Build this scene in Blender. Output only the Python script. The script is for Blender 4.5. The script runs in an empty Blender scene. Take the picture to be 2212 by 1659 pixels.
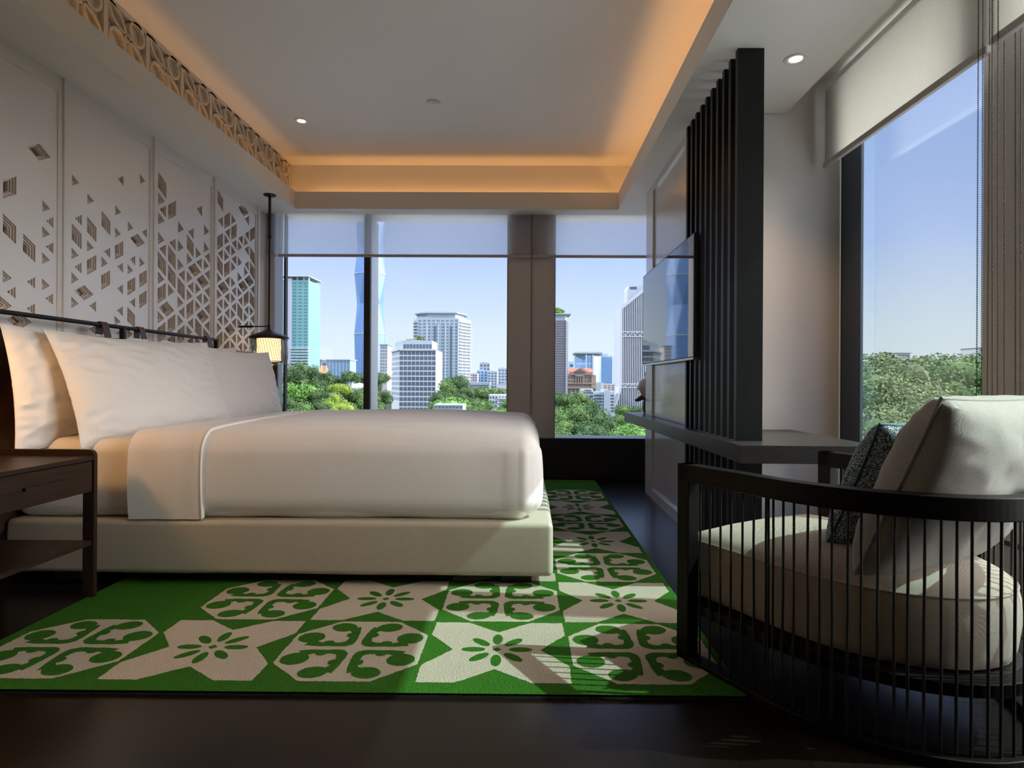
import bpy, bmesh, math, random
from mathutils import Vector, Matrix, noise
R = random.Random(7)
PI = math.pi
sc = bpy.context.scene
COL = sc.collection

# ---------------------------------------------------------------- camera
cam_d = bpy.data.cameras.new('camera')
cam = bpy.data.objects.new('camera', cam_d)
COL.objects.link(cam)
YAW, ROLL = 0.008, 0.0055
fw = Vector((-math.sin(YAW), math.cos(YAW), 0)); rt = Vector((math.cos(YAW), math.sin(YAW), 0)); up = Vector((0, 0, 1))
cr = rt * math.cos(ROLL) + up * math.sin(ROLL); cu = up * math.cos(ROLL) - rt * math.sin(ROLL)
m = Matrix((cr, cu, -fw)).transposed().to_4x4()
m.translation = Vector((0, 0, 1.0))
cam.matrix_world = m
cam_d.sensor_width = 36.0
cam_d.lens = 36.0 * 1300 / 2212
cam_d.shift_x = -(1122.6 - 1106) / 2212
cam_d.shift_y = (822 - 829.5) / 2212
cam_d.clip_start = 0.05
cam_d.clip_end = 5000
sc.camera = cam

# ---------------------------------------------------------------- exposure, world, sun
sc.view_settings.view_transform = 'Standard'
sc.view_settings.look = 'None'
sc.view_settings.gamma = 1
sc.view_settings.use_curve_mapping = False
sc.view_settings.exposure = 0.0
sc.cycles.use_denoising = True
sc.cycles.max_bounces = 10
sc.cycles.diffuse_bounces = 5
sc.cycles.glossy_bounces = 4
sc.cycles.transparent_max_bounces = 24
sc.cycles.transmission_bounces = 6
sc.cycles.sample_clamp_indirect = 4.0
sc.cycles.caustics_reflective = False
sc.cycles.caustics_refractive = False

BEAM = 6.8
SKY, GLOW = 1.2, 9.5
w = bpy.data.worlds.new('world'); sc.world = w; w.use_nodes = True
nt = w.node_tree; nt.nodes.clear()
wo = nt.nodes.new('ShaderNodeOutputWorld'); bg = nt.nodes.new('ShaderNodeBackground')
tc = nt.nodes.new('ShaderNodeTexCoord'); sp = nt.nodes.new('ShaderNodeSeparateXYZ'); rp = nt.nodes.new('ShaderNodeValToRGB')
nt.links.new(tc.outputs['Generated'], sp.inputs[0]); nt.links.new(sp.outputs['Z'], rp.inputs[0])
nt.links.new(rp.outputs[0], bg.inputs[0]); nt.links.new(bg.outputs[0], wo.inputs[0])
rp.color_ramp.elements[0].position = 0.0; rp.color_ramp.elements[0].color = (0.75, 0.82, 0.88, 1)
rp.color_ramp.elements[1].position = 1.0; rp.color_ramp.elements[1].color = (0.55, 0.66, 0.86, 1)
for p_, c_ in ((0.08, (0.66, 0.76, 0.88, 1)), (0.2, (0.45, 0.58, 0.93, 1)), (0.45, (0.30, 0.43, 0.84, 1))):
    e_ = rp.color_ramp.elements.new(p_); e_.color = c_
# bright patch of sky added out of view on the right to light the room
geo = nt.nodes.new('ShaderNodeVectorMath'); geo.operation = 'NORMALIZE'; nt.links.new(tc.outputs['Generated'], geo.inputs[0])
dot = nt.nodes.new('ShaderNodeVectorMath'); dot.operation = 'DOT_PRODUCT'; nt.links.new(geo.outputs[0], dot.inputs[0]); dot.inputs[1].default_value = Vector((0.96, -0.05, 0.30)).normalized()
mr = nt.nodes.new('ShaderNodeMapRange'); mr.interpolation_type = 'SMOOTHSTEP'; nt.links.new(dot.outputs['Value'], mr.inputs['Value'])
mr.inputs['From Min'].default_value = 0.66; mr.inputs['From Max'].default_value = 0.98; mr.inputs['To Min'].default_value = SKY; mr.inputs['To Max'].default_value = SKY + GLOW
hi = nt.nodes.new('ShaderNodeMapRange'); hi.interpolation_type = 'SMOOTHSTEP'; nt.links.new(sp.outputs['Z'], hi.inputs['Value'])   # extra brightness added high overhead, out of view, to light the room
hi.inputs['From Min'].default_value = 0.46; hi.inputs['From Max'].default_value = 0.75; hi.inputs['To Min'].default_value = 0.0; hi.inputs['To Max'].default_value = 2.2
ad = nt.nodes.new('ShaderNodeMath'); ad.operation = 'ADD'; nt.links.new(mr.outputs[0], ad.inputs[0]); nt.links.new(hi.outputs[0], ad.inputs[1])
nt.links.new(ad.outputs[0], bg.inputs[1])
mixc = nt.nodes.new('ShaderNodeMixRGB'); mr2 = nt.nodes.new('ShaderNodeMapRange'); nt.links.new(dot.outputs['Value'], mr2.inputs['Value']); mr2.inputs['From Min'].default_value = 0.66; mr2.inputs['From Max'].default_value = 0.75
nt.links.new(mr2.outputs[0], mixc.inputs[0]); nt.links.new(rp.outputs[0], mixc.inputs[1]); mixc.inputs[2].default_value = (1.0, 0.94, 0.93, 1); nt.links.new(mixc.outputs[0], bg.inputs[0])

def light(name, kind, energy, color, loc=(0, 0, 0), d=None, **kw):
    l = bpy.data.lights.new(name, kind); l.energy = energy; l.color = color
    for k, v in kw.items(): setattr(l, k, v)
    o = bpy.data.objects.new(name, l); COL.objects.link(o); o.location = loc
    if d is not None: o.rotation_euler = Vector(d).to_track_quat('-Z', 'Y').to_euler()
    return o
# sunlight thrown back by the glass front of a neighbouring high-rise, the source of the greenish beam in the room
beam = light('reflected_sunbeam', 'SPOT', 1.0, (0.70, 1.0, 0.90), (0.3 + 110, 1.9 - 8.8, 113.4), (-1, 0.08, -1.031), spot_size=math.radians(5.0), spot_blend=0.2, shadow_soft_size=0.55)
beam.data.energy = BEAM * 4 * math.pi * 158 ** 2

# ---------------------------------------------------------------- materials
MATS = {}
def nm(name):
    mt = bpy.data.materials.new(name); mt.use_nodes = True
    return mt, mt.node_tree, mt.node_tree.nodes['Principled BSDF']
def N(nt, t, **kw):
    n = nt.nodes.new(t)
    for k, v in kw.items():
        if k in n.inputs: n.inputs[k].default_value = v
        else: setattr(n, k, v)
    return n
def mat(name, col, rough=0.6, metal=0.0, var=0.0, scale=20.0, bump=0.0, bscale=None, spec=0.5, stretch=(1, 1, 1), emit=None, es=0.0, coat=0.0, sheen=0.0, detail=3.0):
    if name in MATS: return MATS[name]
    mt, nt, b = nm(name)
    b.inputs['Roughness'].default_value = rough; b.inputs['Metallic'].default_value = metal
    b.inputs['Specular IOR Level'].default_value = spec
    b.inputs['Coat Weight'].default_value = coat; b.inputs['Sheen Weight'].default_value = sheen
    b.inputs['Base Color'].default_value = (*col, 1)
    if emit: b.inputs['Emission Color'].default_value = (*emit, 1); b.inputs['Emission Strength'].default_value = es
    L = nt.links.new
    if var or bump:
        t = N(nt, 'ShaderNodeTexCoord'); mp = N(nt, 'ShaderNodeMapping'); L(t.outputs['Object'], mp.inputs[0])
        mp.inputs['Scale'].default_value = stretch
    if var:
        n1 = N(nt, 'ShaderNodeTexNoise', Scale=scale, Detail=detail); L(mp.outputs[0], n1.inputs['Vector'])
        r = N(nt, 'ShaderNodeValToRGB'); L(n1.outputs[0], r.inputs[0])
        r.color_ramp.elements[0].position = 0.3; r.color_ramp.elements[1].position = 0.7
        r.color_ramp.elements[0].color = (*[c * (1 - var) for c in col], 1); r.color_ramp.elements[1].color = (*[min(1, c * (1 + var)) for c in col], 1)
        L(r.outputs[0], b.inputs['Base Color'])
    if bump:
        n2 = N(nt, 'ShaderNodeTexNoise', Scale=bscale or scale, Detail=4.0); L(mp.outputs[0], n2.inputs['Vector'])
        bp = N(nt, 'ShaderNodeBump', Strength=bump, Distance=0.01); L(n2.outputs[0], bp.inputs['Height']); L(bp.outputs[0], b.inputs['Normal'])
    MATS[name] = mt
    return mt
def wood(name, c1, c2, rough=0.4, stretch=(12, 1, 12), scale=6.0, bump=0.12, coat=0.0):
    mt, nt, b = nm(name); L = nt.links.new
    t = N(nt, 'ShaderNodeTexCoord'); mp = N(nt, 'ShaderNodeMapping'); L(t.outputs['Object'], mp.inputs[0]); mp.inputs['Scale'].default_value = stretch
    n1 = N(nt, 'ShaderNodeTexNoise', Scale=scale, Detail=6.0, Roughness=0.65); L(mp.outputs[0], n1.inputs['Vector'])
    r = N(nt, 'ShaderNodeValToRGB'); L(n1.outputs[0], r.inputs[0]); r.color_ramp.elements[0].position = 0.3; r.color_ramp.elements[1].position = 0.72
    r.color_ramp.elements[0].color = (*c1, 1); r.color_ramp.elements[1].color = (*c2, 1)
    L(r.outputs[0], b.inputs['Base Color']); b.inputs['Roughness'].default_value = rough; b.inputs['Coat Weight'].default_value = coat; b.inputs['Specular IOR Level'].default_value = 0.25
    bp = N(nt, 'ShaderNodeBump', Strength=bump, Distance=0.004); L(n1.outputs[0], bp.inputs['Height']); L(bp.outputs[0], b.inputs['Normal'])
    MATS[name] = mt
    return mt
def weave(name, c1, c2, scale=260.0, bump=0.35, rough=0.9, fine=120.0):
    mt, nt, b = nm(name); L = nt.links.new
    t = N(nt, 'ShaderNodeTexCoord')
    hs = []
    for d in ('X', 'Y', 'Z'):
        wv = N(nt, 'ShaderNodeTexWave', Scale=scale / 6.28, Distortion=1.5, Detail=1.0); wv.bands_direction = d; L(t.outputs['Object'], wv.inputs['Vector']); hs.append(wv)
    a = N(nt, 'ShaderNodeMath', operation='ADD'); L(hs[0].outputs['Fac'], a.inputs[0]); L(hs[1].outputs['Fac'], a.inputs[1])
    a2 = N(nt, 'ShaderNodeMath', operation='ADD'); L(a.outputs[0], a2.inputs[0]); L(hs[2].outputs['Fac'], a2.inputs[1])
    n1 = N(nt, 'ShaderNodeTexNoise', Scale=fine, Detail=2.0); L(t.outputs['Object'], n1.inputs['Vector'])
    a3 = N(nt, 'ShaderNodeMath', operation='MULTIPLY'); L(a2.outputs[0], a3.inputs[0]); L(n1.outputs[0], a3.inputs[1])
    r = N(nt, 'ShaderNodeValToRGB'); L(a3.outputs[0], r.inputs[0]); r.color_ramp.elements[0].position = 0.4; r.color_ramp.elements[1].position = 1.1 if False else 0.95
    r.color_ramp.elements[0].color = (*c1, 1); r.color_ramp.elements[1].color = (*c2, 1); L(r.outputs[0], b.inputs['Base Color'])
    bp = N(nt, 'ShaderNodeBump', Strength=bump, Distance=0.002); L(a2.outputs[0], bp.inputs['Height']); L(bp.outputs[0], b.inputs['Normal'])
    b.inputs['Roughness'].default_value = rough; b.inputs['Sheen Weight'].default_value = 0.2
    b.inputs['Specular IOR Level'].default_value = 0.2
    MATS[name] = mt
    return mt
def glassmat(name, tint=(1, 1, 1), ior=1.45, gl=1.0):
    mt = bpy.data.materials.new(name); mt.use_nodes = True; nt = mt.node_tree; nt.nodes.clear(); L = nt.links.new
    o = N(nt, 'ShaderNodeOutputMaterial'); t = N(nt, 'ShaderNodeBsdfTransparent'); t.inputs[0].default_value = (*tint, 1)
    g = N(nt, 'ShaderNodeBsdfGlossy', Roughness=0.0); fr = N(nt, 'ShaderNodeFresnel', IOR=ior); mu = N(nt, 'ShaderNodeMath', operation='MULTIPLY'); mu.inputs[1].default_value = gl
    mx = N(nt, 'ShaderNodeMixShader'); L(fr.outputs[0], mu.inputs[0]); L(mu.outputs[0], mx.inputs[0]); L(t.outputs[0], mx.inputs[1]); L(g.outputs[0], mx.inputs[2]); L(mx.outputs[0], o.inputs[0])
    MATS[name] = mt; return mt
def blindmat(name, col, see, trans):
    mt = bpy.data.materials.new(name); mt.use_nodes = True; nt = mt.node_tree; nt.nodes.clear(); L = nt.links.new
    o = N(nt, 'ShaderNodeOutputMaterial'); d = N(nt, 'ShaderNodeBsdfDiffuse'); t = N(nt, 'ShaderNodeBsdfTranslucent'); tr = N(nt, 'ShaderNodeBsdfTransparent')
    tx = N(nt, 'ShaderNodeTexCoord'); n1 = N(nt, 'ShaderNodeTexNoise', Scale=60.0, Detail=4.0); mp = N(nt, 'ShaderNodeMapping'); mp.inputs['Scale'].default_value = (4, 4, 1)
    L(tx.outputs['Object'], mp.inputs[0]); L(mp.outputs[0], n1.inputs['Vector'])
    r = N(nt, 'ShaderNodeValToRGB'); L(n1.outputs[0], r.inputs[0]); r.color_ramp.elements[0].color = (*[c * .88 for c in col], 1); r.color_ramp.elements[1].color = (*[min(1, c * 1.08) for c in col], 1)
    L(r.outputs[0], d.inputs[0]); L(r.outputs[0], t.inputs[0])
    m1 = N(nt, 'ShaderNodeMixShader'); m1.inputs[0].default_value = trans; L(d.outputs[0], m1.inputs[1]); L(t.outputs[0], m1.inputs[2])
    m2 = N(nt, 'ShaderNodeMixShader'); m2.inputs[0].default_value = see; L(m1.outputs[0], m2.inputs[1]); L(tr.outputs[0], m2.inputs[2]); L(m2.outputs[0], o.inputs[0])
    MATS[name] = mt; return mt

def cotton(name, col, rough=0.85, **kw):
    mt = mat(name, col, rough, sheen=0.2); nt = mt.node_tree; b = nt.nodes['Principled BSDF']; L = nt.links.new
    t = N(nt, 'ShaderNodeTexCoord'); mp = N(nt, 'ShaderNodeMapping'); L(t.outputs['Object'], mp.inputs[0]); mp.inputs['Rotation'].default_value = (0.6, 0.3, 0.4); mp.inputs['Scale'].default_value = (2.5, 9, 2.5)
    n1 = N(nt, 'ShaderNodeTexNoise', Scale=1.8, Detail=2.0, Distortion=0.3); L(mp.outputs[0], n1.inputs['Vector'])
    n2 = N(nt, 'ShaderNodeTexNoise', Scale=600.0); L(t.outputs['Object'], n2.inputs['Vector'])
    b1 = N(nt, 'ShaderNodeBump', Strength=0.22, Distance=0.02); L(n1.outputs[0], b1.inputs['Height'])
    b2 = N(nt, 'ShaderNodeBump', Strength=0.05, Distance=0.005); L(n2.outputs[0], b2.inputs['Height']); L(b1.outputs[0], b2.inputs['Normal']); L(b2.outputs[0], b.inputs['Normal'])
    return mt
paint = mat('ceiling_paint', (0.82, 0.77, 0.70), 0.8, bump=0.02, bscale=300)
wallp = mat('wall_paint', (0.72, 0.67, 0.64), 0.75, var=0.02, scale=200, bump=0.03, bscale=400)
plaster = mat('frieze_plaster', (0.66, 0.60, 0.52), 0.7, var=0.04, scale=40)
lacq = mat('white_lacquer', (0.78, 0.75, 0.74), 0.32, coat=0.3)
lattm = mat('lattice_white', (0.84, 0.82, 0.84), 0.27, spec=0.7)
backm = mat('lattice_backing', (0.62, 0.53, 0.46), 0.8, var=0.05, scale=80)
tvpanel = mat('wall_panel_cream', (0.58, 0.55, 0.54), 0.22, coat=0.25)
darkw = wood('dark_stained_oak', (0.010, 0.008, 0.0075), (0.030, 0.024, 0.021), 0.38, (14, 14, 1), 8)
darkw_h = wood('dark_oak_horizontal', (0.016, 0.014, 0.014), (0.042, 0.036, 0.035), 0.33, (22, 1, 22), 8)
deskw = wood('desk_veneer', (0.020, 0.016, 0.016), (0.050, 0.040, 0.037), 0.32, (3, 30, 30), 6)
nightw = wood('walnut_nightstand', (0.012, 0.0058, 0.0035), (0.034, 0.017, 0.010), 0.45, (14, 1, 14), 6)
slatw = wood('slat_wood', (0.006, 0.006, 0.007), (0.014, 0.013, 0.014), 0.42, (30, 30, 1), 6)
blackm = mat('black_metal', (0.012, 0.011, 0.011), 0.45, metal=0.3)
bronze = mat('bronze_metal', (0.035, 0.025, 0.020), 0.35, metal=0.8)
frame_m = mat('window_frame_navy', (0.045, 0.062, 0.090), 0.4, metal=0.1, var=0.1, scale=90)
frame_l = mat('window_frame_light', (0.30, 0.33, 0.38), 0.35, metal=0.5)
frame_k = mat('window_frame_black', (0.008, 0.007, 0.008), 0.5)
jambm = mat('jamb_white', (0.55, 0.56, 0.62), 0.4)
colm = mat('column_cladding', (0.62, 0.57, 0.54), 0.6, var=0.03, scale=300)
leather = mat('brown_leather', (0.040, 0.018, 0.011), 0.5, bump=0.15, bscale=160)
strapm = mat('strap_leather', (0.075, 0.028, 0.018), 0.45, bump=0.1, bscale=200)
linen_w = cotton('white_cotton', (0.82, 0.785, 0.765))
sheet_m = mat('white_sheet', (0.80, 0.77, 0.73), 0.85, bump=0.05, bscale=500)
basem = mat('cream_leatherette', (0.46, 0.41, 0.33), 0.5, var=0.03, scale=30, bump=0.03, bscale=300)
rug_g = mat('rug_green', (0.042, 0.150, 0.018), 0.95, var=0.38, scale=210, bump=1.0, bscale=260, spec=0.04)
rug_b = mat('rug_beige', (0.55, 0.475, 0.385), 0.95, var=0.16, scale=210, bump=1.0, bscale=260, spec=0.04)
rug_e = mat('rug_edge', (0.02, 0.018, 0.012), 0.95, var=0.3, scale=300, bump=0.6)
chairw = wood('chair_wood', (0.003, 0.0024, 0.002), (0.009, 0.007, 0.006), 0.42, (14, 14, 2), 8)
chairw.node_tree.nodes['Principled BSDF'].inputs['Specular IOR Level'].default_value = 0.15
cordm = mat('chair_cord', (0.006, 0.005, 0.006), 0.55)
linen = weave('beige_linen', (0.19, 0.155, 0.12), (0.42, 0.36, 0.295), 2600, 0.3, fine=500)
cushm = weave('cushion_linen', (0.24, 0.22, 0.195), (0.46, 0.44, 0.41), 2200, 0.5, fine=400)
bluep = mat('blue_piping', (0.004, 0.05, 0.09), 0.6)
tvm = mat('tv_screen', (0.004, 0.004, 0.005), 0.03, spec=0.7)
chromem = mat('brushed_silver', (0.55, 0.55, 0.56), 0.3, metal=1.0)
chainm = mat('bead_chain_metal', (0.05, 0.05, 0.055), 0.4, metal=0.7)
barm = mat('blind_bar', (0.46, 0.42, 0.39), 0.45)
ceramic = mat('pale_ceramic', (0.50, 0.45, 0.45), 0.15, coat=0.5)
basket = mat('basket_brown', (0.09, 0.03, 0.018), 0.6, var=0.6, scale=160)
rattan = None
jambm2 = blindmat('frosted_jamb', (0.75, 0.76, 0.80), 0.10, 0.8)
glass = glassmat('clear_glass', (0.98, 1.0, 1.0), 1.45, 0.5)
glass_g = glassmat('green_tinted_glass', (0.97, 1.0, 0.985), 1.45, 0.3)
jar_gl = glassmat('lamp_jar_glass', (0.98, 0.98, 0.98), 1.45, 0.8)
blind_b = blindmat('sheer_blind_fabric', (0.72, 0.74, 0.80), 0.60, 0.8)
blind_r = blindmat('blind_fabric', (0.74, 0.73, 0.68), 0.10, 0.62)
lampshade = mat('lamp_shade', (0.9, 0.8, 0.6), 0.8, emit=(1.0, 0.66, 0.30), es=2.0)
lens_m = mat('downlight_lens', (0.9, 0.8, 0.6), 0.8, emit=(1.0, 0.62, 0.28), es=6.0)

# tweed for the blue cushion
def tweed():
    mt, nt, b = nm('blue_tweed'); L = nt.links.new
    t = N(nt, 'ShaderNodeTexCoord'); mp = N(nt, 'ShaderNodeMapping'); L(t.outputs['Object'], mp.inputs[0]); mp.inputs['Scale'].default_value = (1, 1, 2.2)
    v = N(nt, 'ShaderNodeTexNoise', Scale=170.0, Detail=1.5); L(mp.outputs[0], v.inputs['Vector'])
    r = N(nt, 'ShaderNodeValToRGB'); L(v.outputs[0], r.inputs[0]); e = r.color_ramp.elements
    e[0].position = 0.50; e[0].color = (0.007, 0.040, 0.062, 1); e[1].position = 0.62; e[1].color = (0.50, 0.52, 0.50, 1)
    L(r.outputs[0], b.inputs['Base Color']); b.inputs['Roughness'].default_value = 0.9
    bp = N(nt, 'ShaderNodeBump', Strength=0.6, Distance=0.003); L(v.outputs[0], bp.inputs['Height']); L(bp.outputs[0], b.inputs['Normal'])
    return mt
tweedm = tweed()
def floormat():
    mt, nt, b = nm('dark_wood_floor'); L = nt.links.new
    t = N(nt, 'ShaderNodeTexCoord'); mp = N(nt, 'ShaderNodeMapping'); L(t.outputs['Object'], mp.inputs[0]); mp.inputs['Rotation'].default_value = (0, 0, PI / 2)
    br = N(nt, 'ShaderNodeTexBrick', Scale=1.0); br.inputs['Brick Width'].default_value = 1.9; br.inputs['Row Height'].default_value = 0.19; br.inputs['Mortar Size'].default_value = 0.0015
    br.inputs['Mortar Smooth'].default_value = 0.3; br.inputs['Color1'].default_value = (0.008, 0.0052, 0.0038, 1); br.inputs['Color2'].default_value = (0.014, 0.0092, 0.0066, 1); br.inputs['Mortar'].default_value = (0.004, 0.003, 0.003, 1)
    L(mp.outputs[0], br.inputs['Vector'])
    mp2 = N(nt, 'ShaderNodeMapping'); L(t.outputs['Object'], mp2.inputs[0]); mp2.inputs['Scale'].default_value = (30, 1.2, 1)
    n = N(nt, 'ShaderNodeTexNoise', Scale=4.0, Detail=6.0); L(mp2.outputs[0], n.inputs['Vector'])
    mx = N(nt, 'ShaderNodeMixRGB', blend_type='MULTIPLY'); mx.inputs[0].default_value = 0.5; L(br.outputs['Color'], mx.inputs[1]); L(n.outputs[0], mx.inputs[2]); L(mx.outputs[0], b.inputs['Base Color'])
    b.inputs['Roughness'].default_value = 0.24; b.inputs['Specular IOR Level'].default_value = 0.28
    bp = N(nt, 'ShaderNodeBump', Strength=0.1, Distance=0.002); L(n.outputs[0], bp.inputs['Height']); L(bp.outputs[0], b.inputs['Normal'])
    return mt
floorm = floormat()
def rattanmat():
    mt, nt, b = nm('woven_rattan'); L = nt.links.new
    t = N(nt, 'ShaderNodeTexCoord'); ck = N(nt, 'ShaderNodeTexChecker', Scale=110.0); L(t.outputs['Object'], ck.inputs['Vector'])
    ck.inputs['Color1'].default_value = (0.45, 0.22, 0.08, 1); ck.inputs['Color2'].default_value = (0.06, 0.025, 0.012, 1); L(ck.outputs[0], b.inputs['Base Color'])
    b.inputs['Roughness'].default_value = 0.6
    return mt
rattan = rattanmat()

# ---------------------------------------------------------------- mesh helpers
class MB:
    def __init__(s): s.v = []; s.f = []; s.mi = []; s.sm = []
    def add(s, vs, fs, mi=0, sm=False):
        o = len(s.v); s.v += [tuple(v) for v in vs]
        for f in fs: s.f.append([i + o for i in f]); s.mi.append(mi); s.sm.append(sm)
        return s
    def box(s, x0, x1, y0, y1, z0, z1, mi=0):
        return s.add([(x0, y0, z0), (x1, y0, z0), (x1, y1, z0), (x0, y1, z0), (x0, y0, z1), (x1, y0, z1), (x1, y1, z1), (x0, y1, z1)],
                     [(3, 2, 1, 0), (4, 5, 6, 7), (0, 1, 5, 4), (1, 2, 6, 5), (2, 3, 7, 6), (3, 0, 4, 7)], mi)
    def tube(s, pts, r, n=8, mi=0, closed=False, cap=True):
        pts = [Vector(p) for p in pts]; k = len(pts); rings = []; prev = None
        rr = r if isinstance(r, (list, tuple)) else [r] * k
        for i, p in enumerate(pts):
            a = pts[(i - 1) % k] if (closed or i > 0) else p; b = pts[(i + 1) % k] if (closed or i < k - 1) else p
            t = (b - a).normalized()
            if prev is None:
                u = t.orthogonal().normalized()
            else:
                u = (prev - t * prev.dot(t)).normalized()
            prev = u; q = t.cross(u)
            rings.append([p + (u * math.cos(2 * PI * j / n) + q * math.sin(2 * PI * j / n)) * rr[i] for j in range(n)])
        vs = [v for g in rings for v in g]; fs = []
        for i in range(k if closed else k - 1):
            a = i * n; b = ((i + 1) % k) * n
            for j in range(n): fs.append((a + j, a + (j + 1) % n, b + (j + 1) % n, b + j))
        if cap and not closed: fs += [tuple(range(n - 1, -1, -1)), tuple(range((k - 1) * n, k * n))]
        return s.add(vs, fs, mi, True)
    def lathe(s, c, prof, n=32, mi=0):
        vs = []; fs = []; k = len(prof)
        for r_, z in prof:
            for j in range(n): vs.append((c[0] + r_ * math.cos(2 * PI * j / n), c[1] + r_ * math.sin(2 * PI * j / n), c[2] + z))
        for i in range(k - 1):
            for j in range(n): fs.append((i * n + j, i * n + (j + 1) % n, (i + 1) * n + (j + 1) % n, (i + 1) * n + j))
        return s.add(vs, fs, mi, True)
    def sweep(s, path, sect, mi=0, cap=True):
        # path: list of (point, side vector); sect: (offset along side, z) pairs
        k = len(path); n = len(sect); vs = []; fs = []
        for p, sd in path:
            for a, z in sect: vs.append((p[0] + sd[0] * a, p[1] + sd[1] * a, p[2] + z))
        for i in range(k - 1):
            for j in range(n): fs.append((i * n + j, i * n + (j + 1) % n, (i + 1) * n + (j + 1) % n, (i + 1) * n + j))
        if cap: fs += [tuple(range(n - 1, -1, -1)), tuple(range((k - 1) * n, k * n))]
        return s.add(vs, fs, mi)
    def poly(s, pts, mi=0): return s.add(pts, [tuple(range(len(pts)))], mi)
    def build(s, name, mats, parent=None, loc=None, bevel=0, seg=2, smooth=None, sub=0):
        me = bpy.data.meshes.new(name)
        lv = Vector(loc) if loc is not None else Vector((0, 0, 0))
        me.from_pydata([(v[0] - lv.x, v[1] - lv.y, v[2] - lv.z) for v in s.v], [], s.f)
        ms = mats if isinstance(mats, (list, tuple)) else [mats]
        for q in ms: me.materials.append(q)
        me.polygons.foreach_set('material_index', s.mi)
        me.polygons.foreach_set('use_smooth', [bool(x) if smooth is None else smooth for x in s.sm])
        bm = bmesh.new(); bm.from_mesh(me); bmesh.ops.recalc_face_normals(bm, faces=bm.faces)
        bm.to_mesh(me); bm.free()
        if any(s.sm) or smooth: me.set_sharp_from_angle(angle=math.radians(40))
        me.update()
        o = bpy.data.objects.new(name, me); COL.objects.link(o); o.location = lv
        if parent is not None:
            o.parent = parent; o.location = lv - Vector(parent_world(parent))
        if bevel:
            b = o.modifiers.new('bevel', 'BEVEL'); b.width = bevel; b.segments = seg; b.limit_method = 'ANGLE'
        if sub:
            b = o.modifiers.new('sub', 'SUBSURF'); b.levels = sub; b.render_levels = sub
        return o
def parent_world(o):
    v = Vector(o.location)
    while o.parent is not None: o = o.parent; v += Vector(o.location)
    return v
def bx(*a, **k): return MB().box(*a, **k)
def tag(o, label=None, cat=None, group=None, kind=None):
    if label: o['label'] = label
    if cat: o['category'] = cat
    if group: o['group'] = group
    if kind: o['kind'] = kind
    return o
def thing(name, loc, label, cat, group=None, kind=None):
    o = bpy.data.objects.new(name, None); o.empty_display_size = 0.1; COL.objects.link(o); o.location = loc
    return tag(o, label, cat, group, kind)
def struct(o, kind='structure'): o['kind'] = kind; return o
def children(o): return [c for c in bpy.data.objects if c.parent == o]
def copy_tree(o, parent=None):
    c = o.copy(); COL.objects.link(c); c.parent = parent
    for ch in children(o): copy_tree(ch, c)
    return c

def softbox(x0, x1, y0, y1, z0, z1, r, step=0.04, disp=None, crown=0.0, open_bottom=False):
    """box with rounded edges and an optional displacement of every vertex"""
    b = MB(); idx = {}
    def axis(a, c):
        n = max(2, int(round((c - a) / step)))
        g = [a + (c - a) * i / n for i in range(n + 1)]
        extra = []
        for q in (0.15, 0.3, 0.5, 0.7, 0.85): extra += [a + r * q * 1.0, c - r * q]
        g = sorted(set([round(t, 5) for t in g + extra + [a + r, c - r]]))
        out = [g[0]]
        for t in g[1:]:
            if t - out[-1] > 0.004: out.append(t)
        return out
    X, Y, Z = axis(x0, x1), axis(y0, y1), axis(z0, z1)
    cx, cy = (x0 + x1) / 2, (y0 + y1) / 2
    def vid(x, y, z):
        k = (x, y, z)
        if k in idx: return idx[k]
        q = Vector((min(max(x, x0 + r), x1 - r), min(max(y, y0 + r), y1 - r), min(max(z, z0 + r), z1 - r)))
        d = Vector(k) - q
        p = q + (d.normalized() * r if d.length > 1e-6 else d)
        if crown and z > (z0 + z1) / 2:
            u = (p.x - cx) / (x1 - x0) * 2; v = (p.y - cy) / (y1 - y0) * 2
            p.z += crown * max(0, 1 - u * u) ** 0.6 * max(0, 1 - v * v) ** 0.6
        if disp: p = disp(p, d.normalized() if d.length > 1e-6 else Vector((0, 0, 1)))
        idx[k] = len(b.v); b.v.append(tuple(p)); return idx[k]
    def face(A, B, fn):
        for i in range(len(A) - 1):
            for j in range(len(B) - 1):
                b.f.append([fn(A[i], B[j]), fn(A[i + 1], B[j]), fn(A[i + 1], B[j + 1]), fn(A[i], B[j + 1])]); b.mi.append(0); b.sm.append(True)
    face(X, Y, lambda a, c: vid(a, c, Z[-1]))
    if not open_bottom: face(X, Y, lambda a, c: vid(a, c, Z[0]))
    face(X, Z, lambda a, c: vid(a, Y[0], c)); face(X, Z, lambda a, c: vid(a, Y[-1], c))
    face(Y, Z, lambda a, c: vid(X[0], a, c)); face(Y, Z, lambda a, c: vid(X[-1], a, c))
    return b
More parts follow.
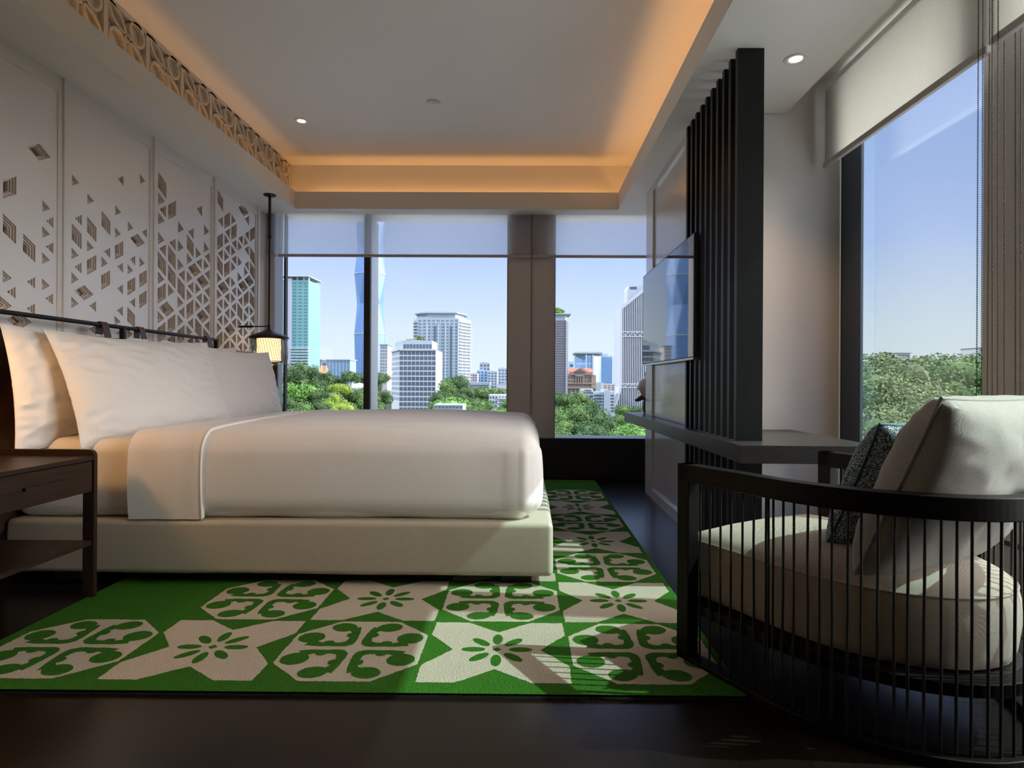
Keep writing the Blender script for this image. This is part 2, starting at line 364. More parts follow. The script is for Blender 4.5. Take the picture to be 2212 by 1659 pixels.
def pillow(c, wv, hv, w_, h_, t_, n=36, wr=0.006, seed=0, pinch=0.07, ex=0.55):
    """pillow centred at c; wv, hv = unit width and height vectors"""
    wv = Vector(wv).normalized(); hv = Vector(hv).normalized(); nv = wv.cross(hv).normalized(); c = Vector(c)
    b = MB(); ids = {}; edge = {}
    def pt(i, j, sgn):
        u = -1 + 2 * i / n; v = -1 + 2 * j / n
        e = max(0.0, (1 - abs(u) ** 2.6)) ** ex * max(0.0, (1 - abs(v) ** 2.6)) ** ex
        x = u * w_ / 2 * (1 - pinch * (1 - v * v) * abs(u) ** 3 * 0.8); y = v * h_ / 2 * (1 - pinch * (1 - u * u) * abs(v) ** 3 * 1.2)
        p3 = Vector((u * 3 + seed, v * 3, sgn * 2.0 + seed))
        d = noise.noise(p3) * 0.10
        dd = abs(noise.noise(Vector((u * 2.2 + v * 5 + seed, v * 1.5 - u * 5, seed * 3.1)))) * wr * 2.4 * (0.3 + (u * u + v * v) * 0.6)
        z = sgn * t_ / 2 * e * (1 + d) - sgn * dd * min(1, e * 3)
        return c + wv * x + hv * y + nv * z
    for sgn in (1, -1):
        for i in range(n + 1):
            for j in range(n + 1):
                rim = i in (0, n) or j in (0, n)
                k = (i, j, 0 if rim else sgn)
                if k not in ids: ids[k] = len(b.v); b.v.append(tuple(pt(i, j, sgn)))
        for i in range(n):
            for j in range(n):
                q = []
                for a, d in ((0, 0), (1, 0), (1, 1), (0, 1)):
                    ii, jj = i + a, j + d; rim = ii in (0, n) or jj in (0, n); q.append(ids[(ii, jj, 0 if rim else sgn)])
                b.f.append(q); b.mi.append(0); b.sm.append(True)
    rimp = [pt(i, 0, 0) for i in range(n)] + [pt(n, j, 0) for j in range(n)] + [pt(n - i, n, 0) for i in range(n)] + [pt(0, n - j, 0) for j in range(n)]
    return b, rimp

# ================================================================ THE ROOM
struct(bx(-2.9, 2.4, -2.5, 6.5, -0.1, 0).build('floor', floorm))
c = MB()
c.box(-2.9, 2.4, -2.5, 6.5, 3.17, 3.4)                      # upper ceiling slab
c.box(-2.9, -2.40, -2.5, 6.5, 2.71, 3.17)                   # blocks around the raised tray
c.box(1.08, 1.635, -2.5, 6.5, 2.71, 3.17); c.box(1.635, 2.4, -2.5, 6.5, 2.87, 3.17)
c.box(-2.40, 1.08, 6.075, 6.5, 2.71, 3.17); c.box(-2.40, 1.08, -2.5, -0.6, 2.71, 3.17)
struct(c.build('ceiling', paint))
c = MB()
c.box(-2.70, -2.28, -2.4, 6.13, 2.69, 2.712); c.box(0.915, 1.635, -2.4, 3.8, 2.69, 2.712); c.box(0.915, 1.5, 3.8, 6.13, 2.69, 2.712)
c.box(-2.28, 0.915, 5.945, 6.13, 2.69, 2.712); c.box(-2.28, 0.915, -2.4, -0.6, 2.69, 2.712)
struct(c.build('trim_1', paint))                               # flat soffit band
c = MB()                                                       # cove lip
c.box(-2.30, -2.28, -0.6, 5.945, 2.712, 2.86); c.box(-2.281, -2.279, -0.6, 5.944, 2.69, 2.712); c.box(0.915, 0.935, -0.6, 5.945, 2.712, 2.86)
c.box(-2.30, 0.935, 5.945, 5.965, 2.712, 2.86); c.box(-2.30, 0.935, -0.62, -0.6, 2.712, 2.86)
struct(c.build('trim_2', paint))

struct(bx(-2.9, -2.68, -2.5, 6.5, 0, 2.71).build('wall_left', wallp))
struct(bx(-2.9, 2.4, -2.7, -2.5, 0, 3.2).build('wall_front', wallp))
c = MB()
c.box(-2.68, -2.587, 6.17, 6.24, 0, 2.71); c.box(-2.9, -2.68, 6.17, 6.5, 0, 2.71)
c.box(-2.68, -2.655, 5.92, 6.17, 0, 2.69)
struct(c.build('wall_back', colm))
struct(bx(-2.587, -2.50, 6.190, 6.194, 0.412, 2.70).build('trim_11', jambm2))
c = MB()
c.box(-0.172, 0.305, 6.20, 6.5, 0.403, 2.71); c.box(-0.135, 0.063, 6.185, 6.20, 0.403, 2.71); c.box(0.073, 0.268, 6.185, 6.20, 0.403, 2.71)
struct(c.build('trim_3', colm))                                # clad column between the two back windows
struct(bx(-2.9, 1.6, 6.205, 6.5, 0, 0.40).build('wall_back_low', frame_k))
struct(bx(-2.50, 1.5, 6.17, 6.5, 0.40, 0.412).build('trim_4', frame_m))   # window sill
struct(bx(-2.5, 1.5, 6.185, 6.205, 0, 0.40).build('trim_5', darkw_h))

# right hand side of the room
c = MB(); c.box(1.212, 2.03, 3.805, 3.96, 0, 2.87); c.box(1.455, 1.6, 3.96, 6.5, 0, 2.71)
struct(c.build('wall_right', wallp))
c = MB(); c.box(1.965, 2.12, 2.375, 2.60, 0, 2.87); c.box(1.965, 2.12, -2.5, 0.95, 0, 2.87)  # visible column, plus an unseen stretch made solid to cut light from behind
struct(c.build('trim_7', colm))
c = MB(); c.box(1.985, 2.1, -2.1, 3.8, 0, 0.34)
struct(c.build('wall_right_low', frame_k))
struct(bx(1.96, 2.1, -2.1, 3.8, 0.34, 0.36).build('trim_8', frame_m))

# windows
def window(n, x0, x1, y0, y1, z0, z1, gl, bars, fm=frame_k, axis='x'):
    r = bpy.data.objects.new('window_%d' % n, None); COL.objects.link(r); r.location = ((x0 + x1) / 2, (y0 + y1) / 2, z0); struct(r)
    g = bx(x0, x1, y0, y1, z0, z1); g.build('glass', gl, r, loc=((x0 + x1) / 2, (y0 + y1) / 2, z0))
    for i, (a, b_, mt) in enumerate(bars):
        f = MB()
        for q in a: f.box(*q)
        f.build(b_, mt, r)
    return r
window(1, -2.587, -0.165, 6.25, 6.262, 0.40, 2.71, glass, [
    ([(-2.50, -2.482, 6.22, 6.28, 0.412, 2.70)], 'window_frame', frame_k),
    ([(-1.668, -1.604, 6.22, 6.26, 0.412, 2.70)], 'mullion', frame_k), ([(-1.622, -1.602, 6.262, 6.56, 0.412, 2.70)], 'mullion_cap', frame_l),
    ([(-0.185, -0.172, 6.2, 6.28, 0.412, 2.70)], 'window_frame', frame_l)])
window(2, 0.30, 1.45, 6.25, 6.262, 0.40, 2.71, glass, [([(0.305, 0.315, 6.2, 6.28, 0.412, 2.70)], 'window_frame', frame_l)])
window(3, 2.01, 2.022, 2.60, 3.80, 0.36, 2.87, glass_g, [
    ([(1.975, 1.99, 3.557, 3.762, 0.36, 2.87)], 'window_frame', frame_m), ([(1.985, 2.03, 3.762, 3.80, 0.36, 2.87)], 'window_gasket', frame_k)])
window(4, 2.01, 2.022, 0.95, 2.375, 0.36, 2.87, glass_g, [([(1.98, 2.03, 0.95, 0.99, 0.36, 2.87)], 'window_frame', frame_m)])

# wall panel that carries the television
t = thing('media_wall_panel', (1.15, 4.73, 0), 'cream lacquered full-height panel behind the television with framed edges', 'wall panel')
MB().box(1.107, 1.205, 4.04, 5.40, 0, 2.69).build('panel', tvpanel, t)
MB().box(1.093, 1.205, 5.40, 5.44, 0, 2.69).box(1.093, 1.107, 5.17, 5.40, 0, 0.614).box(1.093, 1.107, 5.17, 5.40, 0.70, 2.69).build('stile', tvpanel, t)
MB().box(1.093, 1.107, 4.04, 4.16, 0, 0.614).box(1.093, 1.107, 4.04, 4.16, 0.70, 2.69).build('stile', tvpanel, t)
MB().box(1.093, 1.107, 4.16, 5.17, 2.63, 2.69).build('top_rail', tvpanel, t)
MB().box(1.085, 1.107, 4.16, 5.17, 0.0, 0.075).build('bottom_rail', tvpanel, t)

# slat screen
t = thing('slat_screen', (1.14, 3.5, 0), 'tall screen of dark vertical wooden slats beside the television, ending in a wide post', 'screen')
for i in range(10):
    y = 3.056 + 0.104 * i
    MB().box(1.072, 1.205, y, y + 0.035, 0.70, 2.69).box(1.072, 1.205, y, y + 0.035, 0.0, 0.614).build('slat', slatw, t, loc=(1.14, y, 0))

# desk and shelf, one continuous L-shaped top
def prism(pts, z0, z1):
    b = MB(); n = len(pts)
    return b.add([(x, y, z0) for x, y in pts] + [(x, y, z1) for x, y in pts], [tuple(range(n - 1, -1, -1)), tuple(range(n, 2 * n))] + [(i, (i + 1) % n, n + (i + 1) % n, n + i) for i in range(n)])
dk = prism([(1.022, 2.845), (1.68, 2.845), (1.68, 3.80), (1.207, 3.80), (1.207, 4.037), (1.088, 4.037), (1.088, 5.443), (1.45, 5.44), (1.45, 5.86), (0.972, 5.86)], 0.614, 0.70).build('desk', deskw, bevel=0.002)
tag(dk, 'long dark wood desk top running along the wall under the television', 'desk')

# television
t = thing('television', (1.045, 4.485, 1.14), 'flat black wall television showing reflections of the skyline', 'television')
MB().box(1.036, 1.062, 3.69, 5.285, 1.147, 1.915).build('bezel', blackm, t)
MB().box(1.0335, 1.036, 3.698, 5.277, 1.155, 1.907).build('screen', tvm, t)
MB().box(1.030, 1.066, 3.69, 5.285, 1.135, 1.147).build('silver_trim', chromem, t)
MB().box(1.062, 1.107, 4.25, 4.75, 1.35, 1.75).build('wall_mount', blackm, t)

# ornament on the far end of the shelf
ox, oy = 1.172, 5.64
t = thing('table_ornament', (ox, oy, 0.70), 'round pale ceramic ornament on a small woven brown base at the shelf end', 'ornament')
MB().lathe((ox, oy, 0.70), [(0.0, 0.001), (0.052, 0.001), (0.062, 0.03), (0.064, 0.08), (0.058, 0.135), (0.04, 0.14), (0.0, 0.14)], 28).build('woven_base', basket, t)
MB().lathe((ox, oy, 0.83), [(0.0, 0.0), (0.04, 0.004), (0.085, 0.035), (0.112, 0.085), (0.116, 0.125), (0.10, 0.17), (0.065, 0.205), (0.04, 0.215), (0.0, 0.217)], 36).build('body', ceramic, t)
MB().tube([(ox - 0.03, oy, 0.86), (ox - 0.08, oy - 0.005, 0.845), (ox - 0.115, oy - 0.01, 0.825), (ox - 0.135, oy - 0.01, 0.82)], [0.03, 0.024, 0.018, 0.010], 12).build('spout', strapm, t)
MB().lathe((ox, oy, 1.045), [(0.045, 0.0), (0.045, 0.045), (0.0, 0.05)], 24).build('lid', strapm, t)

# ---------------------------------------------------------------- carved lattice on the left wall
def inset_poly(p, d):
    n = len(p); out = []
    for i in range(n):
        a, b_, c_ = Vector(p[i - 1]), Vector(p[i]), Vector(p[(i + 1) % n])
        e1 = (b_ - a).normalized(); e2 = (c_ - b_).normalized()
        n1 = Vector((-e1.y, e1.x)); n2 = Vector((-e2.y, e2.x))
        k = n1 + n2; out.append(tuple(b_ + k * (d / max(0.25, (1 + n1.dot(n2))))))
    return out
def ccw(p):
    a = sum(p[i][0] * p[(i + 1) % len(p)][1] - p[(i + 1) % len(p)][0] * p[i][1] for i in range(len(p)))
    return p if a > 0 else p[::-1]
def lattice(y0, y1, z0, z1, front, dens, tin, rin, rng):
    b = MB(); ncol = 6; wc = (y1 - y0) / ncol; s_ = wc * 2 / math.sqrt(3); nr = int((z1 - z0) / s_) + 1
    P = lambda i, j: (y0 + i * wc, z0 + (j + (0.5 if i % 2 else 0.0)) * s_)
    cells = {}
    for i in range(ncol):
        for j in range(nr):
            if i % 2 == 0:
                cells[(i, j, 0)] = [P(i, j), P(i + 1, j), P(i, j + 1)]          # edge on the left line
                cells[(i, j, 1)] = [P(i + 1, j), P(i + 1, j + 1), P(i, j + 1)]
            else:
                cells[(i, j, 0)] = [P(i, j), P(i + 1, j + 1), P(i, j + 1)]
                cells[(i, j, 1)] = [P(i, j), P(i + 1, j), P(i + 1, j + 1)]
    verts = {k: set((round(a, 4), round(c_, 4)) for a, c_ in v) for k, v in cells.items()}
    nb = {k: [q for q in cells if q != k and abs(q[0] - k[0]) <= 1 and abs(q[1] - k[1]) <= 1 and len(verts[k] & verts[q]) == 2] for k in cells}
    done = set()
    keys = list(cells); rng.shuffle(keys)
    groups = []
    for k in keys:
        if k in done: continue
        cz = sum(v[1] for v in cells[k]) / 3
        if rng.random() > dens(cz): continue
        free = [q for q in nb[k] if q not in done]
        if free and rng.random() < 0.30:
            q = rng.choice(free); done |= {k, q}
            sh = list(verts[k] & verts[q]); a = list(verts[k] - verts[q])[0]; c2 = list(verts[q] - verts[k])[0]
            groups.append((ccw([a, sh[0], c2, sh[1]]), True))
        else:
            done.add(k); groups.append((ccw(cells[k]), False))
    for k in cells:
        if k not in done: b.poly([(front, a, c_) for a, c_ in ccw(cells[k])])
    def ring(o1, x1, o2, x2, mi=0):
        n = len(o1)
        b.add([(x1, a, c_) for a, c_ in o1] + [(x2, a, c_) for a, c_ in o2], [(i, (i + 1) % n, n + (i + 1) % n, n + i) for i in range(n)], mi)
    for p, rh in groups:
        q = inset_poly(p, rin if rh else tin); ring(p, front, q, front)
        x = front; cur = q
        for st in range(3 if rh else 2):
            ring(cur, x, cur, x - 0.010, 1); x -= 0.010
            nx = inset_poly(cur, 0.0055); ring(cur, x, nx, x, 0 if st % 2 else 1); cur = nx
        ring(cur, x, cur, front - 0.046, 1)
    return b
def wallpanel(k, y0, dens, tin, rin, label):
    y1 = y0 + 0.825
    t = thing('lattice_panel', (-2.64, (y0 + y1) / 2, 0.0), label, 'wall panel', 'carved lattice panels on the headboard wall')
    fr = MB()
    fr.box(-2.68, -2.610, y0, y0 + 0.045, 0, 2.69).box(-2.68, -2.610, y1 - 0.045, y1, 0, 2.69)
    fr.box(-2.68, -2.610, y0 + 0.045, y1 - 0.045, 2.60, 2.69).box(-2.68, -2.610, y0 + 0.045, y1 - 0.045, 0, 0.85)
    fr.build('frame', lacq, t)
    MB().box(-2.610, -2.598, y1 - 0.016, y1 + 0.016, 0, 2.69).build('divider_strip', lacq, t)
    lattice(y0 + 0.045, y1 - 0.045, 0.80, 2.62, -2.618, dens, tin, rin, random.Random(11 + k)).build('lattice', [lattm, backm], t)
    MB().box(-2.68, -2.672, y0 + 0.045, y1 - 0.045, 0.85, 2.60).build('backing', backm, t)
    return t
def dfun(top, full, pmax, pmin=0.0):
    def f(z):
        u = min(1, max(0, (top - z) / (top - full)))
        return pmin + (pmax - pmin) * u
    return f
wallpanel(0, 2.56, dfun(2.36, 1.75, 0.62, 0.0), 0.023, 0.022, 'white wall panel nearest the camera, sparse small cut-outs, partly outside the left edge')
wallpanel(1, 3.385, dfun(2.42, 1.80, 0.78, 0.0), 0.022, 0.022, 'white lattice panel between the nearest and the densest ones, scattered triangles and rhombi')
wallpanel(2, 4.21, dfun(2.52, 1.90, 0.96, 0.0), 0.015, 0.013, 'white lattice panel second from the window, dense cut-outs thinning out upwards')
wallpanel(3, 5.035, dfun(2.60, 2.05, 0.97, 0.0), 0.014, 0.012, 'white lattice panel next to the window, behind the pendant lamp, with the densest cut-outs')
struct(MB().box(-2.68, -2.612, 5.86, 5.905, 0, 2.69).box(-2.68, -2.62, -2.5, 2.56, 0, 2.69).build('trim_9', lacq))

# ---------------------------------------------------------------- carved frieze in the ceiling tray
def ribbon(b, pts, wd, x0, x1, closed=False):
    n = len(pts); L_, R_ = [], []
    for i in range(n):
        a = Vector(pts[(i - 1) % n] if (closed or i) else pts[0]); c_ = Vector(pts[(i + 1) % n] if (closed or i < n - 1) else pts[-1])
        t_ = (c_ - a).normalized(); q = Vector((-t_.y, t_.x)); p = Vector(pts[i])
        ww = wd[i] if isinstance(wd, (list, tuple)) else wd
        L_.append(p + q * ww / 2); R_.append(p - q * ww / 2)
    vs = []
    for i in range(n): vs += [(x1, *L_[i]), (x1, *R_[i]), (x0, *L_[i]), (x0, *R_[i])]
    fs = []
    for i in range(n if closed else n - 1):
        a = 4 * i; c_ = 4 * ((i + 1) % n)
        fs += [(a, a + 1, c_ + 1, c_), (a + 1, a + 3, c_ + 3, c_ + 1), (a + 2, a, c_, c_ + 2)]
    b.add(vs, fs)
def arc(cx_, cz_, r_, n=28): return [(cx_ + r_ * math.cos(2 * PI * i / n), cz_ + r_ * math.sin(2 * PI * i / n)) for i in range(n)]
def leaf(p, q, wd, n=14):
    p = Vector(p); q = Vector(q); d = (q - p); nn = Vector((-d.y, d.x)).normalized(); L_ = []; R_ = []
    for i in range(n + 1):
        u = i / n; e = math.sin(PI * u) ** 0.8 * wd
        L_.append(tuple(p + d * u + nn * e)); R_.append(tuple(p + d * u - nn * e))
    return L_ + R_[::-1][1:-1]
X0, X1 = -2.40, -2.364
for k in range(-1, 7):
    ya = 3.365 + 0.378 * k; yb = ya + 0.378; cy_ = (ya + yb) / 2; cz_ = 3.02; hy = 0.17; hz = 0.13
    t = MB()
    for a in (ya,): t.box(X0, X1, a, a + 0.017, 2.86, 3.155)
    t.box(X0, X1, yb - 0.017, yb, 2.86, 3.155)
    t.box(X0, X1, ya, yb, 3.14, 3.17); t.box(X0, X1, ya, yb, 2.86, 2.885)
    ribbon(t, arc(cy_, cz_, 0.020, 16), 0.014, X0, X1, True)
    for sy, sz in ((1, 1), (-1, -1)): ribbon(t, arc(cy_ + sy * 0.088, cz_ + sz * 0.064, 0.066), 0.016, X0, X1, True)
    for sy, sz in ((-1, 1), (1, -1)): ribbon(t, leaf((cy_ + sy * 0.018, cz_ + sz * 0.014), (cy_ + sy * hy, cz_ + sz * hz), 0.036), 0.015, X0, X1, True)
    o = t.build('frieze_panel', plaster, loc=(-2.40, cy_, 2.86))
    pos = ['first', 'second', 'third', 'fourth', 'fifth', 'sixth', 'seventh']
    if k == -1: lab = 'carved plaster frieze panel cut off by the top edge, nearest the camera'
    elif k == 6: lab = 'carved plaster frieze panel in the tray corner beside the window wall'
    else: lab = 'carved plaster frieze panel, %s complete one from the near end of the row' % pos[k]
    tag(o, lab, 'frieze panel', 'carved frieze panels of circles and leaves in the ceiling tray')
struct(MB().box(-2.40, -2.37, -0.6, 6.07, 3.158, 3.17).build('trim_10', plaster))

# cove lights: warm strips lying in the trough behind the lip
WARM = (1.0, 0.52, 0.18)
def strip(loc, sx, sy, e, rot=0):
    l = bpy.data.lights.new('cove_strip_light', 'AREA'); l.shape = 'RECTANGLE'; l.size = sx; l.size_y = sy; l.energy = e; l.color = WARM
    o = bpy.data.objects.new('cove_strip_light', l); COL.objects.link(o); o.location = loc; o.rotation_euler = (PI, 0, 0); return o
CO = 1.0
strip((1.01, 2.7, 2.75), 0.05, 6.4, 7.0 * CO)
strip((-0.68, 6.02, 2.75), 3.1, 0.05, 3.4 * CO)
strip((-2.35, 2.7, 2.75), 0.05, 6.4, 3.4 * CO)

# ---------------------------------------------------------------- downlights and detector
def downlight(x, y, z, label, e=14, aim=(0, 0, -1), ang=75):
    t = thing('downlight', (x, y, z), label, 'downlight')
    MB().lathe((x, y, z), [(0.030, 0.004), (0.034, -0.002), (0.046, -0.006), (0.058, -0.004), (0.060, 0.002)], 40).build('trim_ring', lacq, t)
    MB().lathe((x, y, z), [(0.032, -0.002), (0.028, -0.0025), (0.0, -0.003)], 32).build('lens', lens_m, t)
    l = light('downlight_beam', 'SPOT', e, (1.0, 0.62, 0.32), (x, y, z - 0.012), aim, spot_size=math.radians(ang), spot_blend=0.8, shadow_soft_size=0.03)
    l.parent = t; l.location = (0, 0, -0.012)
downlight(-1.885, 5.04, 3.17, 'small lit downlight in the raised ceiling above the bed', 10)
downlight(-1.45, 2.25, 3.17, 'lit downlight in the raised ceiling above the near side of the bed, above the picture', 26, (0, 0, -1), 80)
downlight(1.41, 3.16, 2.69, 'larger lit downlight in the lower ceiling above the desk', 32, (0.03, 0.12, -1), 84)
tag(MB().lathe((-0.725, 4.70, 3.17), [(0.0, -0.016), (0.045, -0.015), (0.056, -0.006), (0.056, 0.0), (0.0, 0.0)], 36).build('smoke_detector', paint, loc=(-0.725, 4.70, 3.17)), 'flat round white cover in the middle of the raised ceiling', 'smoke detector')

# ---------------------------------------------------------------- roller blinds
def chain(pts, name, parent, r=0.0031, pitch=0.0072):
    b = MB(); vs0 = []
    bm = bmesh.new(); bmesh.ops.create_icosphere(bm, subdivisions=1, radius=r)
    V_ = [v.co.copy() for v in bm.verts]; F_ = [[v.index for v in f.verts] for f in bm.faces]; bm.free()
    for (a, c_) in zip(pts[:-1], pts[1:]):
        a, c_ = Vector(a), Vector(c_); n = int((c_ - a).length / pitch)
        for i in range(n):
            p = a + (c_ - a) * (i / n); b.add([p + v for v in V_], F_, 0, True)
    return b.build(name, chainm, parent)
def blind(name, x0, x1, y, z0, z1, label, fabric, grp='blinds over the back windows'):
    t = thing(name, ((x0 + x1) / 2, y, z0), label, 'blind', grp)
    MB().box(x0, x1, y - 0.001, y + 0.001, z0, z1).build('blind_fabric', fabric, t)
    MB().box(x0, x1, y - 0.011, y + 0.011, z0 - 0.028, z0).build('bottom_bar', barm, t, bevel=0.004)
    return t
blind('roller_blind', -2.66, -2.555, 6.152, 2.283, 2.69, 'narrow sheer blind strip in the corner behind the pendant rod', blind_b)
b1 = blind('roller_blind', -2.535, 0.060, 6.150, 2.283, 2.69, 'wide sheer roller blind half lowered over the left back window', blind_b)
b2 = blind('roller_blind', 0.075, 1.44, 6.150, 2.283, 2.69, 'shorter sheer roller blind over the right back window, beside the television wall', blind_b)
chain([(0.060, 6.135, 2.68), (0.060, 6.135, 0.72)], 'bead_chain', b1, 0.003, 0.009)
chain([(0.083, 6.135, 2.68), (0.083, 6.135, 0.72)], 'bead_chain', b2, 0.003, 0.009)
def blind_side(y0, y1, z0, label):
    x = 1.85
    t = thing('roller_blind', (x, (y0 + y1) / 2, z0), label, 'blind', 'blinds over the right windows')
    MB().box(x - 0.001, x + 0.001, y0, y1, z0, 2.80).build('blind_fabric', blind_r, t)
    MB().box(x - 0.014, x + 0.014, y0 - 0.003, y1 + 0.003, z0 - 0.034, z0).build('bottom_bar', barm, t, bevel=0.006)
    MB().tube([(x + 0.02, y0 - 0.003, 2.82), (x + 0.02, y1 + 0.003, 2.82)], 0.024, 16).build('roller_tube', lacq, t)
    return t
s1 = blind_side(2.425, 3.735, 2.355, 'cream roller blind over the right-hand window beside the desk')
s2 = blind_side(0.90, 2.395, 2.37, 'cream roller blind cut off by the right edge of the picture')
for x_, y_ in ((1.83, 2.452), (1.83, 2.428), (1.86, 2.432)): chain([(x_, y_, 2.80), (x_, y_ + R.uniform(-.006, .006), 0.45)], 'bead_chain', s1)
for x_, y_ in ((1.83, 2.383), (1.83, 2.352), (1.87, 2.372), (1.93, 2.395), (1.90, 2.33)): chain([(x_, y_, 2.80), (x_ + 0.01, y_ + R.uniform(-.006, .006), 0.45)], 'bead_chain', s2)

# ================================================================ RUG
zt = 0.014
rg = MB()
rg.box(-1.965, 0.705, 1.893, 5.99, 0.0, zt - 0.001, 2)
N_ = 0
rx0, rx1, ry0, ry1 = -1.965, 0.705, 1.893, 5.99
rg.poly([(rx0, ry0, zt), (rx1, ry0, zt), (rx1, ry1, zt), (rx0, ry1, zt)], 0)
rg.add([(rx0, ry0, 0.008), (rx1, ry0, 0.008), (rx1, ry0, zt), (rx0, ry0, zt)], [(0, 1, 2, 3)], 0)
def dense(pts, step=0.012, j=0.0018):
    out = []
    for i in range(len(pts)):
        a = Vector(pts[i]); b_ = Vector(pts[(i + 1) % len(pts)]); n = max(1, int((b_ - a).length / step))
        for k in range(n):
            p = a + (b_ - a) * (k / n); out.append((p.x + R.uniform(-j, j), p.y + R.uniform(-j, j)))
    return out
def flat(pts, z, mi): rg.poly([(x, y, z) for x, y in pts], mi)
def stroke(c, pts, wd, z, mi):
    n = len(pts); vs = []
    for i in range(n):
        a = Vector(pts[max(0, i - 1)]); b_ = Vector(pts[min(n - 1, i + 1)]); t_ = (b_ - a).normalized(); q = Vector((-t_.y, t_.x)); p = Vector(pts[i])
        for s_ in (1, -1):
            v = p + q * wd[i] / 2 * s_; vs.append((c[0] + v.x + R.uniform(-.0012, .0012), c[1] + v.y + R.uniform(-.0012, .0012), z))
    rg.add(vs, [(2 * i, 2 * i + 1, 2 * i + 3, 2 * i + 2) for i in range(n - 1)], mi)
def ell(c, a, b_, ang, z, mi, n=26, pointy=False):
    pts = []
    for i in range(n):
        th = 2 * PI * i / n; x = a * math.cos(th); y = b_ * math.sin(th)
        if pointy: y = b_ * math.copysign(abs(math.sin(th)) ** 1.5, math.sin(th))
        pts.append((c[0] + x * math.cos(ang) - y * math.sin(ang) + R.uniform(-.001, .001), c[1] + x * math.sin(ang) + y * math.cos(ang) + R.uniform(-.001, .001)))
    flat(pts, z, mi)
def octagon(cx_, cy_):
    h, k = 0.252, 0.118; g = 0.243
    pts = [(-k, -g), (k, -g), (h, -k), (h, k), (k, g), (-k, g), (-h, k), (-h, -k)]
    flat(dense([(cx_ + x, cy_ + y) for x, y in pts]), zt + 0.0006, 1)
    for sx in (1, -1):
        for sy in (1, -1):
            path = [(0.185, 0.045), (0.14, 0.030), (0.10, 0.030), (0.065, 0.030), (0.045, 0.034), (0.032, 0.045), (0.028, 0.065), (0.028, 0.10), (0.032, 0.14), (0.048, 0.180)]
            wd = [0.050, 0.034, 0.030, 0.036, 0.040, 0.040, 0.036, 0.030, 0.034, 0.050]
            pp = []; ww = []
            for i in range(len(path) - 1):
                for q in range(3):
                    u = q / 3; pp.append((sx * (path[i][0] * (1 - u) + path[i + 1][0] * u), sy * (path[i][1] * (1 - u) + path[i + 1][1] * u))); ww.append(wd[i] * (1 - u) + wd[i + 1] * u)
            pp.append((sx * path[-1][0], sy * path[-1][1])); ww.append(wd[-1])
            stroke((cx_, cy_), pp, ww, zt + 0.0010, 0)
            ell((cx_ + sx * 0.188, cy_ + sy * 0.088), 0.050, 0.046, 0, zt + 0.0012, 0)
            ell((cx_ + sx * 0.090, cy_ + sy * 0.184), 0.050, 0.040, 0.2 * sx * sy, zt + 0.0012, 0)
            ell((cx_ + sx * 0.108, cy_ + sy * 0.046), 0.020, 0.016, 0, zt + 0.0014, 0)
            ell((cx_ + sx * 0.046, cy_ + sy * 0.112), 0.016, 0.020, 0, zt + 0.0014, 0)
            # the beige tips between the scrolls
            ell((cx_ + sx * 0.060, cy_ + sy * 0.060), 0.010, 0.005, sx * sy * PI / 4, zt + 0.0016, 1)
def star(cx_, cy_):
    h, g, k, d = 0.255, 0.243, 0.125, 0.150
    pts = [(-h, -g), (-k, -g), (0, -d), (k, -g), (h, -g), (h + .002, -k), (d + .01, 0), (h + .002, k), (h, g), (k, g), (0, d), (-k, g), (-h, g), (-h - .002, k), (-d - .01, 0), (-h - .002, -k)]
    flat(dense([(cx_ + x, cy_ + y) for x, y in pts]), zt + 0.0006, 1)
    for i in range(8):
        a = i * PI / 4 + 0.0; r_ = 0.086
        ell((cx_ + r_ * math.cos(a), cy_ + r_ * math.sin(a)), 0.044, 0.019, a, zt + 0.0010, 0, 22)
    flat([(cx_ + 0.018, cy_), (cx_, cy_ + 0.018), (cx_ - 0.018, cy_), (cx_, cy_ - 0.018)], zt + 0.0010, 0)
for c_i in range(5):
    for r_i in range(7):
        x = 0.426 - 0.522 * c_i; y = 2.203 + 0.499 * r_i
        if r_i > 0 and c_i == 4: continue
        if r_i > 1 and c_i > 1: continue
        ((octagon if (c_i + r_i) % 2 == 0 else star))(x, y)
rug = rg.build('rug', [rug_g, rug_b, rug_e], smooth=False)
tag(rug, 'green rug with beige tile-pattern octagons and flowers under and around the bed', 'rug')

# ================================================================ BED
def wr(amp, fx, fy, fz, seed=0):
    def f(p, n): return p + n * amp * noise.noise(Vector((p.x * fx + seed, p.y * fy, p.z * fz)))
    return f
bed = thing('bed', (-1.15, 3.86, 0.015), 'wide cream upholstered bed base and mattress standing on the green rug', 'bed')
softbox(-2.495, 0.142, 2.868, 4.86, 0.062, 0.322, 0.028, 0.08, wr(0.004, 2, 2, 2)).build('base', basem, bed)
for (x, y) in ((-0.11, 2.93), (-0.11, 4.62), (-2.3, 2.93), (-2.3, 4.62)):
    MB().box(x, x + 0.15, y, y + 0.15, 0.0165, 0.07).build('leg', darkw, bed)
softbox(-2.495, 0.03, 2.905, 4.87, 0.318, 0.705, 0.07, 0.06, wr(0.010, 3, 5, 2, 5)).build('mattress', sheet_m, bed)

